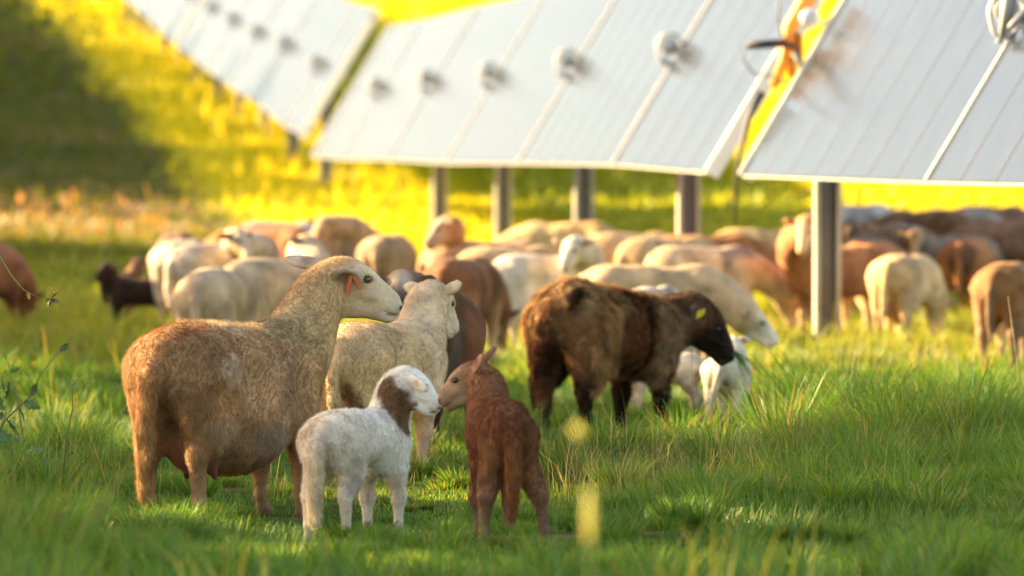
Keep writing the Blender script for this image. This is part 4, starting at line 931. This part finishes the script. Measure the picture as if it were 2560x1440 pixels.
# taller, finer blades standing out of the sward
def tall(n, boxes, seed, hr, wr=(.0016, .003), col=((.12, .25, .035), (.30, .34, .08)), lean=.5, bend=.7):
    r = np.random.default_rng(seed); Xs = []
    for (p0, p1, y0, y1), m in zip(boxes, n):
        y = y0 + (y1 - y0) * r.random(m); x = ((p0 + (p1 - p0) * r.random(m)) - 1280) / F * y
        P = np.stack([x, y, gz(x, y)], 1); k = r.random((m, 1))
        c = np.array(col[0]) * (1 - k) + np.array(col[1]) * k
        Xs.append(blades(P, hr[0] + (hr[1] - hr[0]) * r.random(m), wr[0] + (wr[1] - wr[0]) * r.random(m), r.random(m) * lean, r.random(m) ** 1.5 * bend, c, seed + m))
    return Xs
tp = tall([420, 1, 160, 200], [(1900, 2600, 23, 28.5), (1300, 1300.1, 20.5, 24.5), (-40, 300, 21, 27), (1880, 2600, 20, 24)], 60, (.16, .38))
tp += tall([600], [(1300, 1950, 20.5, 24)], 68, (.07, .17))
tp += tall([260, 140], [(1400, 1760, 21.5, 23.5), (1950, 2500, 24, 27)], 61, (.12, .26), (.0012, .002), ((.42, .33, .20), (.55, .48, .36)), .9, 1.3)
tp += tall([170, 110, 60], [(1350, 1900, 21, 24), (1900, 2560, 22, 28), (0, 700, 20.6, 24)], 69, (.18, .42), (.0012, .0022), ((.30, .30, .12), (.52, .44, .24)), .35, .5)
tp += tall([150, 60], [(1950, 2120, 24.4, 25.6), (2080, 2500, 25, 27)], 62, (.16, .34), (.003, .0045), ((.16, .26, .04), (.30, .33, .08)), .6, .4)
tp += tall([380], [(1900, 2560, 33, 44)], 63, (.18, .36), (.004, .007), ((.20, .22, .05), (.42, .34, .12)), .4, .5)
tp += tall([260, 160], [(0, 1000, 33, 46), (1250, 1950, 34, 42)], 64, (.18, .38), (.004, .008), ((.16, .18, .04), (.40, .32, .12)), .4, .5)
ry = np.random.default_rng(77); ny = 1500; yy = 66 + 90 * ry.random(ny) ** 1.3; xx = -.1090 * yy + 12830 / F * RS * .9941 + ry.uniform(-1.3, 1.5, ny)
tp.append(blades(np.stack([xx, yy, gz(xx, yy)], 1), (.15 + .32 * ry.random(ny)) * np.clip((yy - 50) / 40, .4, 1.2), .02 + .03 * ry.random(ny), .3 * ry.random(ny), .5 * ry.random(ny), np.array([.64, .55, .010]) * (.7 + .5 * ry.random((ny, 1))), 78))
grassobj('tall_grass', tp, 'taller thin and dry grass blades in the meadow')
r9 = np.random.default_rng(9); Xs = tall([700], [(-60, 2620, 11.2, 14.5)], 65, (.24, .44), (.004, .009), ((.035, .12, .02), (.10, .22, .03)), .5, .5)
Xs += tall([9], [(1700, 2060, 12.8, 14.0)], 66, (.30, .46), (.006, .010), ((.34, .36, .05), (.50, .46, .08)), .4, .3)
Xs += tall([10, 8], [(480, 700, 13, 14), (1560, 1800, 12.5, 13.6)], 67, (.30, .42), (.008, .012), ((.40, .40, .06), (.52, .48, .10)), .6, .3)
grassobj('near_grass', Xs, 'blurred near grass along the bottom of the picture')

# ------------------------------------------------------------------ single weeds and stalks
def stalk(label, pts, rad, head=None, name='grass_stalk', colr=(.12, .13, .03), cat='grass stalk', leaves=()):
    root = empty(name, tuple(pts[0])); p0 = np.array(pts[0]); tag(root, label, cat)
    b = MB(); b.tube([np.array(p) - p0 for p in pts], [rad * (1 - .6 * i / (len(pts) - 1)) for i in range(len(pts))], 5); me = b.mesh('stem', True)
    at = me.attributes.new('Col', 'FLOAT_COLOR', 'POINT'); at.data.foreach_set('color', np.tile((*colr, 1), len(me.vertices)).astype(np.float32)); link('stem', me, M['leaf'], root)
    if head is not None and name == 'flower_stalk':
        c, s_, hc = head; b = MB(); b.ell(np.array(c) - p0, (s_[0], s_[0], s_[1] * .5), 12, 8); me = b.mesh('seed_head', True)
        at = me.attributes.new('Col', 'FLOAT_COLOR', 'POINT'); at.data.foreach_set('color', np.tile((*hc, 1), len(me.vertices)).astype(np.float32)); link('seed_head', me, M['leaf'], root)
    elif head is not None:
        c, s_, hc = head; r = np.random.default_rng(3); X = []
        for k in range(26):
            t = k / 26; q = np.array(c) - p0 + np.array([r.normal(0, s_[0] * .5), r.normal(0, s_[0] * .5), (t - .5) * s_[1]])
            a = r.normal(0, 1, 3); a[2] = abs(a[2]); a = nrm(a) * s_[0]; w_ = nrm(np.cross(a, r.normal(0, 1, 3))) * s_[0] * .4
            X += [q - w_, q + a * .5 + w_ * .6, q + a, q + a * .4 - w_]
        me = npmesh('seed_head', np.array(X), np.arange(len(X)), 4, False, {'Col': np.tile(hc, (len(X), 1))}); link('seed_head', me, M['leaf'], root)
    return root
def wp(*l): return [W(a, b_, c) for a, b_, c in l]
def leafset(root, items, colr, seed=0, name='leaf', big=1.0):
    """items: (centre, size, direction) lobed leaves with a fold, each one a part"""
    r = np.random.default_rng(seed); p0 = np.array(root.location)
    for c, s_, d in items:
        s_ = s_ * big
        d = nrm(d); n = nrm(np.cross(d, r.normal(0, 1, 3))); e = np.cross(n, d); out = []
        prof = [(0, 0), (.12, .22), (.22, .12), (.38, .34), (.50, .18), (.66, .24), (.80, .10), (1, 0)]
        for t, w_ in prof: out.append(c - p0 + d * s_ * t + e * w_ * s_ + n * .08 * s_)
        for t, w_ in prof[::-1][1:-1]: out.append(c - p0 + d * s_ * t - e * w_ * s_ + n * .08 * s_)
        mid = c - p0 + d * s_ * .5 - n * .04 * s_; V = np.array(out + [mid]); m = len(out)
        Fc = np.array([(i, (i + 1) % m, m) for i in range(m)])
        link(name, npmesh(name, V, Fc, 3, False, {'Col': np.tile(np.array(colr) * (.7 + .6 * r.random()), (m + 1, 1))}), M['leaf'], root)
g0 = lambda px, Y: np.array([(px - 1280) / F * Y, Y, gz1((px - 1280) / F * Y, Y)])
stalk('thin dark upright stalk with a slim seed head, right of the lambs behind', [g0(2000, 24.5), W(2004, 1000, 24.5), W(2011, 830, 24.5)], .0022, (W(2010, 870, 24.5), (.004, .16), (.07, .06, .03)), colr=(.10, .10, .03))
stalk('pale tan stalk leaning left near the right edge', [g0(2556, 26), W(2542, 900, 26), W(2520, 740, 26)], .003, None, colr=(.40, .30, .14))
stalk('bright dry stalk pair sticking up in the sunlit patch at right', [g0(2130, 26.5), W(2128, 1000, 26.5), W(2131, 915, 26.5)], .003, (W(2131, 950, 26.5), (.006, .08), (.5, .45, .2)), colr=(.40, .34, .12))
stalk('thin green stem rising before the dark ewe\'s chest', [g0(1738, 25.0), W(1730, 1000, 25.0), W(1729, 865, 25.0)], .002, (W(1730, 885, 25), (.005, .05), (.12, .16, .05)), colr=(.12, .17, .04))
stalk('tall flowering stem near the camera, blurred to a pale yellow disc', [g0(1452, 8.6), W(1476, 1290, 8.6), W(1446, 1078, 8.6)], .0016, (W(1446, 1075, 8.6), (.008, .018), (.75, .72, .12)), name='flower_stalk', cat='wild flower', colr=(.10, .14, .04))
fl2 = stalk('near stem with one long pale leaf, blurred to a yellow bar', [g0(1480, 8.5), W(1478, 1400, 8.5), W(1472, 1215, 8.5)], .0016, (W(1474, 1292, 8.5), (.006, .085), (.72, .68, .16)), name='flower_stalk', cat='wild flower', colr=(.10, .14, .04))
# trailing vine with a star shaped tip at the left edge
v = stalk('thin green vine hanging in from the left edge, star shaped leaves at its tip', wp((-60, 590, 20.5), (0, 640, 20.5), (30, 690, 20.5), (60, 725, 20.5), (95, 744, 20.5), (122, 748, 20.5)), .0028, None, 'vine', (.20, .26, .05), 'vine')
for d, s_ in (((.1, 0, 1), .045), ((.7, 0, .7), .04), ((.8, 0, -.35), .04), ((-.25, 0, -.9), .035), ((-.6, 0, -.2), .03)):
    leafset(v, [(W(126, 746, 20.5), s_, d)], (.07, .07, .02), int(s_ * 1000))
leafset(v, [(W(70, 730, 20.5), .03, (.2, 0, -1))], (.14, .10, .03), 4)
wd1 = stalk('leafy weed with dark lobed leaves at the left edge', [g0(-40, 20.6), W(-20, 1120, 20.6), W(8, 1055, 20.6), W(55, 1010, 20.6), W(80, 985, 20.6), W(105, 930, 20.6), W(155, 870, 20.6)], .0045, None, 'weed_plant', (.14, .16, .05), 'weed')
leafset(wd1, [(W(a, b_, 20.6), s_, d) for a, b_, s_, d in [(18, 1000, .05, (.2, 0, .9)), (5, 1030, .06, (-.3, 0, .8)), (20, 1045, .055, (.5, 0, -.7)), (48, 1012, .05, (.3, 0, -.8)), (60, 1005, .045, (.8, 0, -.3)), (78, 990, .035, (.3, 0, .8)), (2, 1075, .06, (.4, 0, -.8)), (12, 1040, .05, (-.8, 0, .1)), (10, 985, .045, (-.2, 0, .9)), (150, 878, .03, (.7, 0, .6))]], (.05, .13, .03), 7, big=1.5)
wd2 = stalk('small weed with ragged leaves standing in the sunlit grass at left', [g0(60, 22), W(62, 1120, 22), W(45, 1010, 22), W(20, 905, 22)], .0042, None, 'weed_plant', (.12, .17, .05), 'weed')
leafset(wd2, [(W(a, b_, 22), s_, d) for a, b_, s_, d in [(60, 1130, .06, (.9, 0, .2)), (100, 1150, .05, (.8, 0, -.2)), (55, 1100, .05, (-.8, 0, .2)), (118, 1148, .04, (.2, 0, .5)), (20, 905, .03, (-.3, 0, .8)), (26, 930, .03, (.7, 0, .3))]], (.09, .20, .04), 8, big=1.4)
wd3 = stalk('slender weed with small pods left of the tan ewe', [g0(150, 21.4), W(165, 1100, 21.4), W(182, 1020, 21.4), W(180, 960, 21.4), W(163, 948, 21.4)], .0042, (W(186, 965, 21.4), (.012, .05), (.26, .34, .10)), 'weed_plant', (.13, .20, .05), 'weed')
# tuft held in the dark ewe's mouth
sp = empty('grass_sprig', tuple(W(1842, 884, 27.55))); tag(sp, 'sprig of green grass hanging from the dark ewe\'s mouth', 'grass sprig')
r = np.random.default_rng(5); n = 34; P = W(1838, 880, 27.5) - np.array(sp.location) + r.normal(0, .006, (n, 3)); X = []
for k in range(n):
    e = np.array([.03 + .11 * r.random(), -.05 + .1 * r.random(), -.05 - .13 * r.random()]); s_ = nrm(np.cross(e, (0, 1, 0))) * .0016
    X += [P[k] - s_, P[k] + s_, P[k] + e * .6 + s_ * .8 + np.array([0, 0, .012]), P[k] + e * .62 - s_ * .8 + np.array([0, 0, .012])]
    X += [X[-1], X[-2], P[k] + e, P[k] + e * 1.001]
link('blades', npmesh('blades', np.array(X), np.arange(8 * n), 4, False, {'Col': np.tile((.09, .22, .05), (8 * n, 1))}), M['grass'], sp)
